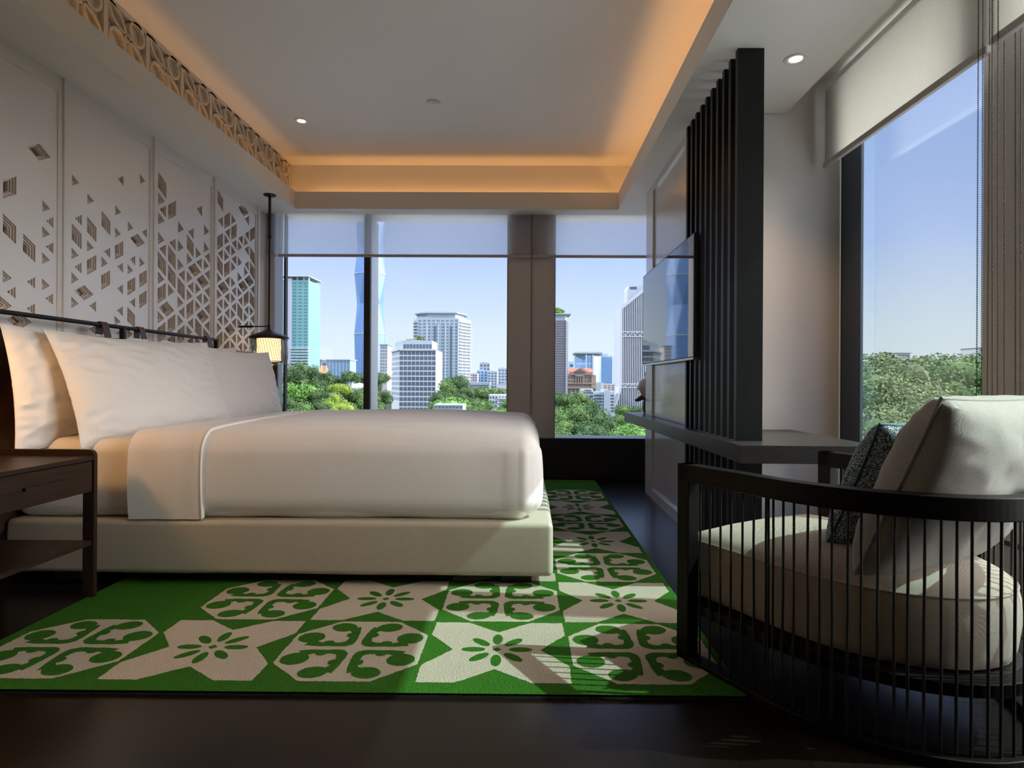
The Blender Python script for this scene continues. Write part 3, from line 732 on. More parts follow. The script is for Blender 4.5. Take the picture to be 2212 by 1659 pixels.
def duv(p, n):
    q = Vector((p.x * 1.1, p.y * 1.3, p.z * 0.8))
    d = noise.noise(q) * 0.012
    if n.z > 0.5: d += noise.noise(Vector((p.x * 2.2, p.y * 5, 1))) * 0.006
    if n.z < 0.4:
        k = max(0, 1 - abs(p.x - 0.02) * 3.0)
        d += 0.012 * k * noise.noise(Vector((p.x * 20, p.y * 20, p.z * 1.4))) + math.sin(min(1, max(0, (p.z - 0.33) / 0.36)) * PI) * 0.010
    return p + n * d
duvet = softbox(-1.70, 0.085, 2.885, 4.90, 0.324, 0.735, 0.105, 0.03, duv, crown=0.055)
duvet = duvet.build('duvet', linen_w)
tag(duvet, 'smooth white duvet covering the foot half of the bed', 'duvet')
def drape(x0, x1, nx, off, fn):
    """sheet hanging over both long sides of the bed, swept along x"""
    ya, yb, zt_, zb_, r = 2.885 - off, 4.90 + off, 0.735 + off, 0.326, 0.10
    prof = [(ya, zb_ + (zt_ - r - zb_) * i / 12) for i in range(13)] + [(ya + r - r * math.cos(a), zt_ - r + r * math.sin(a)) for a in [PI / 2 * i / 8 for i in range(1, 9)]]
    prof += [(ya + r + (yb - ya - 2 * r) * i / 40, zt_) for i in range(1, 41)]
    prof += [(yb - r + r * math.sin(a), zt_ - r + r * math.cos(a)) for a in [PI / 2 * i / 8 for i in range(1, 9)]] + [(yb, zt_ - r - (zt_ - r - zb_) * i / 12) for i in range(1, 13)]
    b = MB(); n = len(prof); vs = []
    for th in (0.0, 0.028):
        for i in range(nx + 1):
            x = x0 + (x1 - x0) * i / nx
            for (y, z) in prof:
                v = (y - 3.89) / 1.0; u = (x + 0.8) / 0.9
                cr_ = 0.055 * max(0, 1 - u * u) ** 0.6 * max(0, 1 - v * v) ** 0.6 if z > 0.6 else 0
                inn = Vector((0, (3.89 - y), (0.5 - z))).normalized()
                p = Vector((x, y, z + cr_)); p += -inn * fn(p) + inn * th; vs.append(p)
    m_ = (nx + 1) * n; fs = []
    for s_ in (0, m_):
        for i in range(nx):
            for j in range(n - 1): fs.append((s_ + i * n + j, s_ + i * n + j + 1, s_ + (i + 1) * n + j + 1, s_ + (i + 1) * n + j))
    for j in range(n - 1): fs += [(j, j + 1, m_ + j + 1, m_ + j), (nx * n + j, nx * n + j + 1, m_ + nx * n + j + 1, m_ + nx * n + j)]
    for i in range(nx): fs += [(i * n, (i + 1) * n, m_ + (i + 1) * n, m_ + i * n), (i * n + n - 1, (i + 1) * n + n - 1, m_ + (i + 1) * n + n - 1, m_ + i * n + n - 1)]
    return b.add(vs, fs, 0, True), [vs[nx * n + j] for j in range(n)]
fold, pip = drape(-1.895, -1.545, 14, 0.010, lambda p: noise.noise(Vector((p.x * 1.1, p.y * 1.3, p.z * 0.8))) * 0.012 + (noise.noise(Vector((p.x * 2.2, p.y * 5, 1))) * 0.006 if p.z > 0.73 else 0) + (math.sin(min(1, max(0, (p.z - 0.33) / 0.36)) * PI) * 0.010 if p.z < 0.69 else 0) + 0.006 * noise.noise(Vector((p.x * 18, p.y * 1.6, p.z * 1.2))) + 0.002 * noise.noise(Vector((p.x * 3, p.y * 3, p.z * 3))))
fo = fold.build('folded_sheet', linen_w)
MB().tube(pip, 0.005, 6).build('piped_edge', linen_w, fo)
tag(fo, 'white turned-down sheet band folded across the bed, with a piped edge', 'sheet')

def put_pillow(c, wv, hv, w_, h_, t_, seed, label, grp='white pillows leaning on the headboard'):
    b, rim = pillow(c, wv, hv, w_, h_, t_, 60, 0.011, seed)
    o = b.build('pillow', linen_w, loc=c)
    MB().tube(rim, 0.003, 5, closed=True).build('seam', linen_w, o)
    tag(o, label, 'pillow', grp)
    return o
put_pillow((-2.36, 3.27, 0.95), (0.0, 1, 0), (-0.12, 0, 0.99), 1.08, 0.60, 0.15, 3.3, 'white pillow at the back, nearer side, standing against the headboard')
put_pillow((-2.335, 4.42, 0.955), (0.0, 1, 0), (-0.12, 0, 0.99), 1.0, 0.60, 0.15, 5.1, 'white pillow at the back, window side, mostly hidden')
put_pillow((-2.135, 3.46, 0.955), (0.13, 1, 0.01), (-0.33, 0.03, 0.95), 1.20, 0.60, 0.20, 1.7, 'large white pillow in front, nearer side of the bed, with diagonal creases')
put_pillow((-2.105, 4.53, 0.945), (0.05, 1, 0), (-0.22, 0, 0.97), 0.98, 0.57, 0.19, 8.2, 'white pillow in front, window side of the bed, in cool daylight')

# ================================================================ HEADBOARD
hb = thing('headboard', (-2.5, 3.7, 0.0), 'long brown leather headboard with a metal rail and leather straps', 'headboard')
softbox(-2.600, -2.498, 1.95, 5.66, 0.25, 1.225, 0.02, 0.2).build('leather_panel', leather, hb)
MB().box(-2.605, -2.49, 1.94, 5.67, 1.225, 1.245).build('top_cap', darkw_h, hb, bevel=0.004)
MB().box(-2.575, -2.46, 5.67, 5.70, 0.0, 1.245).box(-2.575, -2.46, 5.96, 5.99, 0.0, 1.18).box(-2.575, -2.46, 5.70, 5.96, 1.155, 1.18).build('end_frame', darkw, hb)
MB().box(-2.53, -2.50, 5.70, 5.96, 0.1, 1.155).build('rattan_panel', rattan, hb)
MB().tube([(-2.47, 2.56, 1.312), (-2.47, 4.80, 1.312)], 0.012, 12).build('rail', blackm, hb)
for y in (2.56, 3.68, 4.80): MB().box(-2.484, -2.456, y - 0.012, y + 0.012, 1.24, 1.318).build('rail_post', blackm, hb)
for y in (2.70, 3.50, 3.84, 4.66):
    st = MB()
    path = [(-2.486, 1.26), (-2.488, 1.31), (-2.478, 1.330), (-2.462, 1.330), (-2.452, 1.312), (-2.436, 1.25), (-2.432, 1.10), (-2.45, 0.95)]
    sect = []
    for i, (x, z) in enumerate(path): sect.append((x, z))
    for i in range(len(path) - 1):
        (xa, za), (xb, zb) = path[i], path[i + 1]
        st.add([(xa, y - .028, za), (xa, y + .028, za), (xb, y + .028, zb), (xb, y - .028, zb), (xa - .003, y - .028, za - .003), (xa - .003, y + .028, za - .003), (xb - .003, y + .028, zb - .003), (xb - .003, y - .028, zb - .003)],
               [(0, 1, 2, 3), (7, 6, 5, 4), (0, 3, 7, 4), (1, 5, 6, 2)])
    st.build('strap', strapm, hb)
    MB().box(-2.436, -2.424, y - 0.032, y + 0.032, 1.125, 1.155).build('strap_keeper', bronze, hb)

# ================================================================ NIGHTSTANDS
def nightstand(y0, y1, label):
    x0, x1 = -2.494, -1.935
    t = thing('nightstand', ((x0 + x1) / 2, (y0 + y1) / 2, 0), label, 'nightstand')
    for (ya, yb) in ((y1 - 0.022, y1), (y0, y0 + 0.022)):
        r = 0.03; b = MB(); out = [(x0, 0.0), (x1, 0.0)] ; pts = [(x1, 0.0), (x1, 0.678 - r)] + [(x1 - r + r * math.sin(a), 0.678 - r + r * math.cos(a)) for a in [PI / 2 * (1 - k / 6) for k in range(1, 7)]] + [(x0, 0.678), (x0, 0.48), (x1 - 0.05, 0.48), (x1 - 0.05, 0.0)]
        n = len(pts); b.add([(x, ya, z) for x, z in pts] + [(x, yb, z) for x, z in pts], [tuple(range(n)), tuple(range(2 * n - 1, n - 1, -1))] + [(i, (i + 1) % n, n + (i + 1) % n, n + i) for i in range(n)])
        b.box(x0, x0 + 0.05, ya, yb, 0, 0.48)
        b.build('side_frame', nightw, t)
    MB().box(x0, x1 - 0.002, y0 + 0.022, y1 - 0.022, 0.632, 0.650).build('top', nightw, t)
    MB().box(x0, x0 + 0.015, y0 + 0.022, y1 - 0.022, 0.650, 0.678).build('back_rim', nightw, t)
    d = MB().box(x0 + 0.02, x1 - 0.004, y0 + 0.028, y1 - 0.028, 0.492, 0.628).build('drawer', nightw, t, bevel=0.002)
    MB().box(x1 - 0.004, x1 + 0.010, y0 + 0.15, y1 - 0.20, 0.560, 0.572).build('handle', darkw, d)
    MB().box(x0, x1 - 0.01, y0 + 0.022, y1 - 0.022, 0.250, 0.270).build('shelf', nightw, t)
nightstand(2.16, 2.715, 'dark walnut nightstand with drawer and open shelf, left of the bed at the picture edge')

# ================================================================ PENDANT LAMPS
def pendant(x, y, label, e):
    t = thing('pendant_lamp', (x, y, 2.69), label, 'lamp', 'pendant lamps either side of the bed')
    MB().lathe((x, y, 2.69), [(0, 0), (0.055, 0), (0.055, -0.008), (0.0, -0.012)], 32).build('canopy', blackm, t)
    MB().tube([(x, y, 2.685), (x, y, 2.33)], 0.0125, 14).tube([(x, y, 2.335), (x, y, 2.315), (x, y, 2.30), (x, y, 2.28)], [0.0125, 0.0175, 0.0175, 0.009], 14).tube([(x, y, 2.285), (x, y, 1.44)], 0.0085, 12).tube([(x, y, 1.50), (x, y, 1.455)], 0.013, 12).build('rod', blackm, t)
    MB().tube([(x, y, 1.485), (x - 0.16, y, 1.482)], 0.006, 10).tube([(x - 0.15, y, 1.482), (-2.62, y, 1.480)], 0.010, 12).build('wall_arm', blackm, t)
    MB().lathe((x, y, 1.385), [(0.0, 0.075), (0.022, 0.072), (0.03, 0.062), (0.10, 0.035), (0.165, 0.010), (0.172, 0.0), (0.170, -0.016), (0.164, -0.018), (0.160, -0.008), (0.02, -0.004), (0.0, -0.004)], 48).build('cap', bronze, t)
    MB().lathe((x, y, 1.13), [(0.0, 0.003), (0.11, 0.0), (0.145, 0.012), (0.162, 0.05), (0.166, 0.11), (0.160, 0.20), (0.150, 0.238)], 40).build('glass_jar', jar_gl, t)
    s = MB().lathe((x, y, 1.165), [(0.0, 0.0), (0.104, 0.0), (0.104, 0.205)], 32).build('lamp_shade', lampshade, t)
    for k in range(30):
        pts = []
        for q in range(7):
            a = 2 * PI * k / 30 + 0.4 * q / 6; pts.append((x + 0.109 * math.cos(a), y + 0.109 * math.sin(a), 1.37 - 0.205 * q / 6))
        MB().tube(pts, 0.0018, 5).build('twisted_wire', bronze, s)
    MB().tube([(x + 0.109 * math.cos(2 * PI * q / 24), y + 0.109 * math.sin(2 * PI * q / 24), 1.165) for q in range(24)], 0.003, 6, closed=True).build('wire_ring', bronze, s)
    l = light('pendant_bulb', 'POINT', e, (1.0, 0.52, 0.19), (x, y, 1.14), None, shadow_soft_size=0.05)
    l.parent = t; l.location = (0, 0, -1.57)
    return t
pendant(-2.345, 5.50, 'lit glass pendant lamp hanging beside the window', 3.0)
pendant(-2.30, 2.30, 'lit glass pendant lamp over the near nightstand, outside the left edge', 11.0)

# ================================================================ ARMCHAIR
O = Vector((0.552, 2.172)); E_ = Vector((0.5, -0.866)); L_v = Vector((0.866, 0.5)); WD = 0.86; TS = 0.36; TD = 0.56
def cp(s, t): return O + L_v * s + E_ * t
def upath(off, n=72, t0=0.0):
    """U-shaped path offset inwards by off; returns (point, inward side vector)"""
    out = []
    for i in range(9): 
        t = t0 + (TS - t0) * i / 8; out.append((cp(off, t), L_v))
    for i in range(1, n):
        a = PI * i / n
        s = WD / 2 - (WD / 2 - off) * math.cos(a); t = TS + (TD - off) * math.sin(a)
        nrm = (L_v * math.cos(a) / (WD / 2) - E_ * math.sin(a) / TD).normalized()
        out.append((cp(s, t), nrm))
    for i in range(9):
        t = TS + (t0 - TS) * i / 8; out.append((cp(WD - off, t), -L_v))
    return out
ch = thing('armchair', (*cp(WD / 2, 0.45), 0.0), 'round-backed dark wood lounge chair with thin vertical cords around its frame', 'armchair')
def swp(z0, z1, w0, w1, off=0.0, t0=0.0):
    return MB().sweep([((p.x, p.y, 0), (sd.x, sd.y)) for p, sd in upath(off, 72, t0)], [(w0, z0), (w1, z0), (w1, z1), (w0, z1)])
swp(0.644, 0.706, 0.0, 0.052).build('top_rail', chairw, ch, bevel=0.003)
swp(0.0, 0.030, 0.0, 0.052).build('bottom_rail', chairw, ch, bevel=0.003)
swp(0.178, 0.214, 0.03, 0.075).build('seat_rail', chairw, ch, bevel=0.003)
for s0 in (0.0, WD - 0.052):
    a = cp(s0, 0.0); b_ = cp(s0 + 0.052, 0.0); c_ = cp(s0 + 0.052, 0.055); d_ = cp(s0, 0.055)
    MB().add([(*a, .0), (*b_, .0), (*c_, .0), (*d_, .0), (*a, .706), (*b_, .706), (*c_, .706), (*d_, .706)], [(3, 2, 1, 0), (4, 5, 6, 7), (0, 1, 5, 4), (1, 2, 6, 5), (2, 3, 7, 6), (3, 0, 4, 7)]).build('front_post', chairw, ch, loc=(*a, 0), bevel=0.003)
fa, fb = cp(0.05, 0.01), cp(WD - 0.05, 0.01); fc, fd = cp(WD - 0.05, 0.05), cp(0.05, 0.05)
MB().add([(*p, z) for z in (.178, .214) for p in (fa, fb, fc, fd)], [(3, 2, 1, 0), (4, 5, 6, 7), (0, 1, 5, 4), (1, 2, 6, 5), (2, 3, 7, 6), (3, 0, 4, 7)]).build('front_rail', chairw, ch)
# seat deck
dp = [p for p, sd in upath(0.06)]
n = len(dp); MB().add([(*p, .190) for p in dp] + [(*p, .212) for p in dp], [tuple(range(n)), tuple(range(2 * n - 1, n - 1, -1))] + [(i, (i + 1) % n, n + (i + 1) % n, n + i) for i in range(n)]).build('seat_deck', blackm, ch)
# cords, evenly spaced along the outline
pp = upath(0.022, 200); acc = 0.0; nxt = 0.085; prev = pp[0][0]; total = sum((pp[i + 1][0] - pp[i][0]).length for i in range(len(pp) - 1))
for p, sd in pp[1:]:
    acc += (p - prev).length; prev = p
    if acc >= nxt and acc < total - 0.07:
        j = [R.uniform(-.0012, .0012) for _ in range(6)]
        MB().tube([(p.x, p.y, 0.028), (p.x + j[0], p.y + j[1], 0.2), (p.x + j[2], p.y + j[3], 0.36), (p.x + j[4], p.y + j[5], 0.50), (p.x, p.y, 0.646)], 0.0040, 8).build('cord', cordm, ch, loc=(p.x, p.y, 0.03))
        nxt += 0.0365

# seat cushion: outline offset inwards, rounded edge, crowned top
def seatcush():
    b = MB(); rows = []
    base = upath(0.085, 60, -0.04)
    ctr = cp(WD / 2, 0.38)
    front = [(base[-1][0] + (base[0][0] - base[-1][0]) * (i / 14), -E_ * -1) for i in range(1, 14)]
    loop = [p for p, sd in base]
    # front edge bulges forwards
    a, b0 = loop[-1], loop[0]
    for i in range(1, 16):
        u = i / 16; p = a + (b0 - a) * u; loop.append(p - E_ * (0.035 * math.sin(PI * u)))
    n = len(loop)
    prof = [(0.00, 0.225, 0.985), (0.0, 0.216, 0.95), (0, 0.214, 0.5), (0, 0.214, 0.0)]
    levels = [(0.214, 0.0), (0.214, 0.6), (0.216, 0.955), (0.225, 0.985), (0.25, 1.0), (0.32, 1.018), (0.385, 1.01), (0.410, 1.0), (0.418, 0.992), (0.420, 0.985), (0.432, 0.96), (0.446, 0.90), (0.458, 0.78), (0.465, 0.6), (0.469, 0.4), (0.470, 0.2), (0.470, 0.0)]
    for z, k in levels:
        row = []
        for i, p in enumerate(loop):
            q = ctr + (p - ctr) * k
            wz = 0.004 * noise.noise(Vector((q.x * 9, q.y * 9, z * 3))) if z > 0.3 else 0
            wd = 1 + (0.010 * noise.noise(Vector((i * 0.55, z * 3, 2))) if 0.22 < z < 0.41 else 0)
            q = ctr + (p - ctr) * k * wd
            row.append((q.x, q.y, z + wz))
        rows.append(row)
    vs = [v for r_ in rows for v in r_]; fs = []
    for r_ in range(len(rows) - 1):
        for i in range(n): fs.append((r_ * n + i, r_ * n + (i + 1) % n, (r_ + 1) * n + (i + 1) % n, (r_ + 1) * n + i))
    b.add(vs, fs, 0, True)
    seam = [(ctr.x + (p.x - ctr.x) * 0.993, ctr.y + (p.y - ctr.y) * 0.993, 0.418) for p in loop]
    return b, seam
sb, seam = seatcush()
so = sb.build('seat_cushion', linen, loc=(*cp(WD / 2, 0.38), 0.214))
bm = bmesh.new(); bm.from_mesh(so.data); bmesh.ops.remove_doubles(bm, verts=bm.verts, dist=0.0005); bm.to_mesh(so.data); bm.free()
MB().tube(seam, 0.0045, 6, closed=True).build('piping', linen, so)
tag(so, 'thick beige linen seat cushion of the round lounge chair', 'cushion')

def cushion(name, c, wv, hv, w_, h_, t_, mt, pm, label, seed, pr=0.005, pinch=0.06, ex=0.4):
    b, rim = pillow(c, wv, hv, w_, h_, t_, 40, 0.003, seed, pinch, ex)
    o = b.build(name, mt, loc=c)
    MB().tube(rim, pr, 8, closed=True).build('piping', pm, o)
    return tag(o, label, 'cushion')
e3 = Vector((E_.x, E_.y, 0)); l3 = Vector((L_v.x, L_v.y, 0))
bc = cp(0.50, 0.675)
cushion('back_cushion', (bc.x, bc.y, 0.70), l3, e3 * 0.44 + Vector((0, 0, 1)), 0.70, 0.57, 0.26, cushm, cushm, 'large pale linen back cushion in the lounge chair', 2.2, 0.005, 0.03)
bc = cp(0.545, 0.475)
cushion('throw_cushion', (bc.x, bc.y, 0.665), l3 + e3 * 0.1, e3 * 0.42 + Vector((0, 0, 1)), 0.46, 0.45, 0.20, tweedm, bluep, 'small navy and white tweed cushion with blue piping on the lounge chair', 6.4, 0.0045, 0.05)

# ================================================================ OUTSIDE: GROUND, TREES, CITY
light('daylight_sun', 'SUN', 3.2, (1.0, 0.97, 0.90), (-60, -40, 90), (0.92, 0.18, -0.66), angle=0.009)
def at(px, py, D): return ((px - 1133) / 1300 * D, D, 1 - (py - 0.0055 * (px - 1122) - 822) / 1300 * D)
def gz(x, y):
    d = math.hypot(x, y) if y > 0 else abs(x)
    if x > 0.45 * y: return -16 + 8 * min(1, max(0, (d - 40) / 60))          # rise to the right
    return -27
grass = mat('grass_ground', (0.025, 0.05, 0.015), 0.95, var=0.4, scale=0.05)
g = MB(); gx = [-900 + 60 * i for i in range(41)]; gy = [-60 + 60 * i for i in range(27)]
g.add([(x, y, gz(x, y) - 0.5) for y in gy for x in gx], [(j * 41 + i, j * 41 + i + 1, (j + 1) * 41 + i + 1, (j + 1) * 41 + i) for j in range(26) for i in range(40)])
struct(g.build('ground', grass))
bounce_m = mat('pale_bounce_surface', (0.78, 0.76, 0.72), 0.9, var=0.1, scale=0.5)
struct(MB().box(2.6, 30, -50, 40, -17, -15.4).build('ground_bounce_right', bounce_m)); struct(MB().box(-60, 2.4, 7, 100, -27.5, -26.4).build('ground_bounce_back', bounce_m))  # unseen pale ground, added to bounce daylight up onto the low ceiling

def leafmat(name, c1, c2):
    mt, nt, b = nm(name); L = nt.links.new
    gi = N(nt, 'ShaderNodeNewGeometry'); r = N(nt, 'ShaderNodeValToRGB'); L(gi.outputs['Random Per Island'], r.inputs[0])
    r.color_ramp.elements[0].color = (*c1, 1); r.color_ramp.elements[1].color = (*c2, 1); L(r.outputs[0], b.inputs['Base Color'])
    b.inputs['Roughness'].default_value = 0.6; b.inputs['Specular IOR Level'].default_value = 0.3
    return mt
leafs = [leafmat('leaves_mid_green', (0.035, 0.085, 0.018), (0.15, 0.26, 0.06)), leafmat('leaves_dark_green', (0.025, 0.06, 0.018), (0.10, 0.18, 0.05)),
         leafmat('leaves_fresh_green', (0.06, 0.15, 0.02), (0.20, 0.38, 0.07)), leafmat('leaves_yellow_green', (0.13, 0.22, 0.02), (0.34, 0.44, 0.07)),
         leafmat('leaves_glossy_pale', (0.05, 0.09, 0.025), (0.26, 0.34, 0.13))]
barkm = mat('bark', (0.07, 0.05, 0.035), 0.9, var=0.3, scale=4)
def crown_mesh(seed, nl, flatten, lobes, size=0.075):
    """leafy crown of unit radius: lobes of leaf clumps over a rough solid"""
    rg_ = random.Random(seed); b = MB(); cs = []
    for i in range(lobes):
        a = rg_.uniform(0, 2 * PI); rr = math.sqrt(rg_.random()) * 0.66; h = rg_.uniform(-0.35, 0.62) * flatten * (1.15 - rr)
        cs.append((Vector((rr * math.cos(a), rr * math.sin(a), h)), rg_.uniform(0.26, 0.42)))
    cs.append((Vector((0, 0, 0)), 0.6))
    bm = bmesh.new(); bmesh.ops.create_icosphere(bm, subdivisions=2, radius=1); V_ = [v.co.copy() for v in bm.verts]; F_ = [[v.index for v in f.verts] for f in bm.faces]; bm.free()
    for c_, r_ in cs:
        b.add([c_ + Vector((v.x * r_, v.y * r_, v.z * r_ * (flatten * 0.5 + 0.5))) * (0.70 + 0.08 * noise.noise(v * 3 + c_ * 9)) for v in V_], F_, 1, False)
    for i in range(nl):
        c_, r_ = cs[rg_.randrange(len(cs))]
        d = Vector((rg_.gauss(0, 1), rg_.gauss(0, 1), rg_.gauss(0.35, 1))).normalized()
        p = c_ + Vector((d.x * r_, d.y * r_, d.z * r_ * (flatten * 0.5 + 0.5))) * rg_.uniform(0.9, 1.12)
        nn = (d + Vector((rg_.gauss(0, .5), rg_.gauss(0, .5), rg_.gauss(.3, .5)))).normalized(); u = nn.orthogonal().normalized(); v = nn.cross(u)
        a = rg_.uniform(0, PI); u, v = u * math.cos(a) + v * math.sin(a), v * math.cos(a) - u * math.sin(a)
        s_ = size * rg_.uniform(0.5, 1.1)
        b.add([p - u * s_, p + v * s_ * .6 - u * s_ * .1, p + u * s_, p - v * s_ * .6 + u * s_ * .1], [(0, 1, 2, 3)], 0, False)
    return b
CROWNS = []
for k, (nl, fl, lo, sz) in enumerate([(5200, 1.0, 18, 0.052), (5200, 0.8, 20, 0.05), (5400, 0.5, 20, 0.048), (5200, 1.1, 18, 0.05), (15000, 0.95, 30, 0.036), (15000, 0.55, 30, 0.032)]):
    o = crown_mesh(40 + k, nl, fl, lo, sz).build('crown', [leafs[0], leafs[1]]); me = o.data; bpy.data.objects.remove(o); CROWNS.append(me)
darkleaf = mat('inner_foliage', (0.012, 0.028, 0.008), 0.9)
def normalise(me):
    rs = sorted(math.hypot(v.co.x, v.co.y) for v in me.vertices); zs = sorted(v.co.z for v in me.vertices); k = 1 / rs[int(len(rs) * .985)]
    for v in me.vertices: v.co *= k
    return zs[int(len(zs) * .993)] * k
TOPS = [normalise(me) for me in CROWNS]
def crown_data(shape, col, cache={}):
    if (shape, col) not in cache:
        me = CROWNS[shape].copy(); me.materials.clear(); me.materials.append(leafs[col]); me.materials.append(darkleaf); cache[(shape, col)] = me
    return cache[(shape, col)]
TRK = MB().tube([(0, 0, 0), (0.02, 0.01, 0.5), (0, 0, 1)], [0.06, 0.045, 0.03], 8).build('trunk', barkm); trk = TRK.data; bpy.data.objects.remove(TRK)
ORD = ['first', 'second', 'third', 'fourth', 'fifth', 'sixth', 'seventh', 'eighth', 'ninth', 'tenth', 'eleventh']
def low_trees(items, where, grp):
    for n_, (x, y, wd, D, s_, c_) in enumerate(sorted(items)):
        tree(x, y, wd, D, s_, c_, 'low bushy tree, %s from left, in the wood below %s' % (ORD[n_], where), grp)
def tree(px, ytop, wpx, D, shape, col, label, group=None, flat=0.8):
    x, y, zt_ = at(px, ytop, D); r = wpx / 2 / 1300 * D * 1.12
    hz = r * TOPS[shape]
    z0 = gz(x, y)
    t = thing('tree', (x, y, z0), label, 'tree', group)
    c_ = bpy.data.objects.new('crown', crown_data(shape, col)); COL.objects.link(c_); c_.parent = t
    c_.location = (0, 0, zt_ - hz - z0); c_.scale = (r, r, r); c_.rotation_euler = (0, 0, R.uniform(0, 6.28))
    k = bpy.data.objects.new('trunk', trk); COL.objects.link(k); k.parent = t; h = max(1.0, zt_ - hz - z0); k.scale = (r * 1.2, r * 1.2, h)
    return t

# distinct trees seen through the left back window
tree(640, 783, 76, 250, 0, 1, 'tall dense dark green tree at the left edge of the left back window')
tree(682, 792, 66, 245, 3, 1, 'rounded dark green tree beside the tallest one at the left of the window')
tree(725, 812, 56, 275, 1, 1, 'low dark tree below the grid-fronted low block')
tree(757, 802, 40, 270, 1, 1, 'dark layered tree in front of the foot of the faceted blue tower')
tree(795, 806, 52, 280, 0, 1, 'dark tree behind the black window mullion')
tree(822, 805, 40, 282, 1, 1, 'dark tree between the mullion and the white grid office block')
tree(640, 826, 108, 200, 2, 2, 'wide flat bright green tree at the lower left of the left back window')
tree(733, 829, 52, 190, 2, 3, 'yellow-green tree left of the black window mullion', )
tree(722, 850, 62, 178, 3, 3, 'yellow-green lower crown under the brightest yellow tree')
tree(690, 840, 60, 195, 0, 1, 'dark round tree left of the yellow-green one')
tree(775, 838, 70, 196, 1, 0, 'mid green tree right of the yellow-green one')
G1 = 'trees in the wood below the left back window'; L1 = 'bushy green tree in the wood seen low through the left back window'
low_trees(((612, 858, 70, 165, 1, 1), (655, 866, 70, 168, 0, 0), (690, 868, 60, 170, 3, 1), (745, 868, 64, 160, 0, 3), (785, 862, 60, 168, 3, 0), (818, 842, 54, 210, 1, 1), (815, 872, 60, 165, 0, 0), (585, 850, 70, 190, 0, 1), (630, 885, 70, 150, 1, 0), (700, 888, 70, 150, 2, 0), (770, 890, 70, 148, 1, 0)), 'the left back window', G1)
tree(962, 820, 54, 300, 0, 0, 'dark tree directly right of the white grid office block')
tree(985, 812, 56, 310, 1, 1, 'tree at the foot of the tall residential tower')
tree(1010, 834, 60, 270, 0, 1, 'dark green tree right of the residential tower foot')
tree(1043, 836, 56, 275, 1, 0, 'mid green tree in front of the distant low skyline')
tree(1080, 840, 60, 262, 2, 0, 'spreading tree above the small white apartments')
tree(975, 860, 88, 215, 2, 2, 'bright green low tree mound right of the white grid office block')
tree(1040, 862, 54, 230, 1, 0, 'round green tree left of the small white apartments')
G2 = 'trees low on the right of the left back window'; L2 = 'green tree low in the right half of the left back window'
low_trees(((950, 846, 50, 262, 0, 1), (995, 850, 50, 250, 3, 1), (1085, 882, 60, 185, 2, 2), (1025, 878, 60, 190, 1, 0), (1055, 890, 60, 170, 2, 2), (965, 884, 70, 170, 0, 2), (1110, 862, 60, 200, 1, 0)), 'the distant low skyline', G2)
# right back window
tree(1246, 846, 64, 250, 0, 0, 'round green tree in front of the heritage building with the orange roof')
tree(1208, 848, 50, 240, 1, 1, 'dark green tree at the left edge of the right back window')
tree(1280, 866, 58, 235, 3, 1, 'tree in front of the sign-topped office block')
tree(1348, 876, 44, 300, 2, 0, 'small spreading tree at the foot of the slanted white tower')
tree(1384, 878, 44, 300, 2, 1, 'small tree at the foot of the slanted white tower, beside the television shelf')
tree(1235, 874, 76, 200, 1, 0, 'broad green tree in the middle left of the right back window')
tree(1300, 887, 76, 190, 0, 1, 'dark green tree in the middle of the right back window')
tree(1376, 918, 110, 120, 2, 2, 'bright fresh green tree under the end of the television shelf')
G3 = 'trees in the wood below the right back window'; L3 = 'bushy green tree in the wood seen low through the right back window'
low_trees(((1205, 885, 60, 180, 3, 0), (1222, 905, 80, 150, 0, 0), (1270, 912, 70, 150, 1, 1), (1320, 908, 70, 160, 3, 1), (1350, 895, 70, 185, 0, 0), (1385, 895, 60, 180, 1, 1), (1195, 925, 80, 128, 1, 0), (1260, 935, 90, 120, 0, 1), (1325, 935, 90, 122, 1, 1), (1170, 890, 70, 170, 0, 0), (1420, 900, 70, 160, 1, 0)), 'the right back window', G3)
# right-hand window
tree(1920, 766, 200, 62, 4, 4, 'large glossy-leaved tree filling the left of the right-hand window')
tree(2062, 772, 220, 85, 5, 0, 'wide umbrella-shaped tree at the right of the right-hand window')
tree(2140, 762, 120, 95, 5, 1, 'tree behind the bead chains in the right-hand window')
G4 = 'trees low in the right-hand window'; L4 = 'leafy green tree low in the right-hand window beside the chair cushions'
low_trees(((1850, 800, 170, 55, 4, 4), (1975, 840, 200, 52, 4, 4), (2080, 830, 180, 70, 4, 0), (1890, 880, 200, 44, 4, 4), (2020, 910, 200, 45, 4, 0), (2160, 860, 200, 60, 5, 0), (1780, 820, 160, 60, 4, 4), (2260, 800, 240, 70, 4, 0)), 'the right-hand window', G4)

# ---- buildings
cw = mat('concrete_white', (0.56, 0.57, 0.61), 0.8); cs_ = mat('concrete_pale_blue', (0.42, 0.48, 0.54), 0.8); cg = mat('concrete_grey', (0.40, 0.44, 0.50), 0.8)
teal = mat('teal_glass', (0.09, 0.24, 0.27), 0.25, spec=0.8); tealw = mat('teal_panel', (0.20, 0.40, 0.41), 0.5); dwin = mat('window_dark_glass', (0.09, 0.12, 0.165), 0.15, spec=0.8)
bglass = mat('blue_curtain_wall', (0.22, 0.38, 0.62), 0.22, spec=0.9); bglass2 = mat('pale_blue_curtain_wall', (0.36, 0.52, 0.72), 0.3, spec=0.8)  # light blue base colours stand in for the sky these fronts reflect
brg = mat('brown_curtain_wall', (0.13, 0.12, 0.14), 0.3, spec=0.8, var=0.3, scale=0.4, stretch=(1, 1, 3)); orange = mat('orange_roof_tiles', (0.36, 0.16, 0.10), 0.8); sand = mat('sandstone', (0.38, 0.28, 0.22), 0.8)
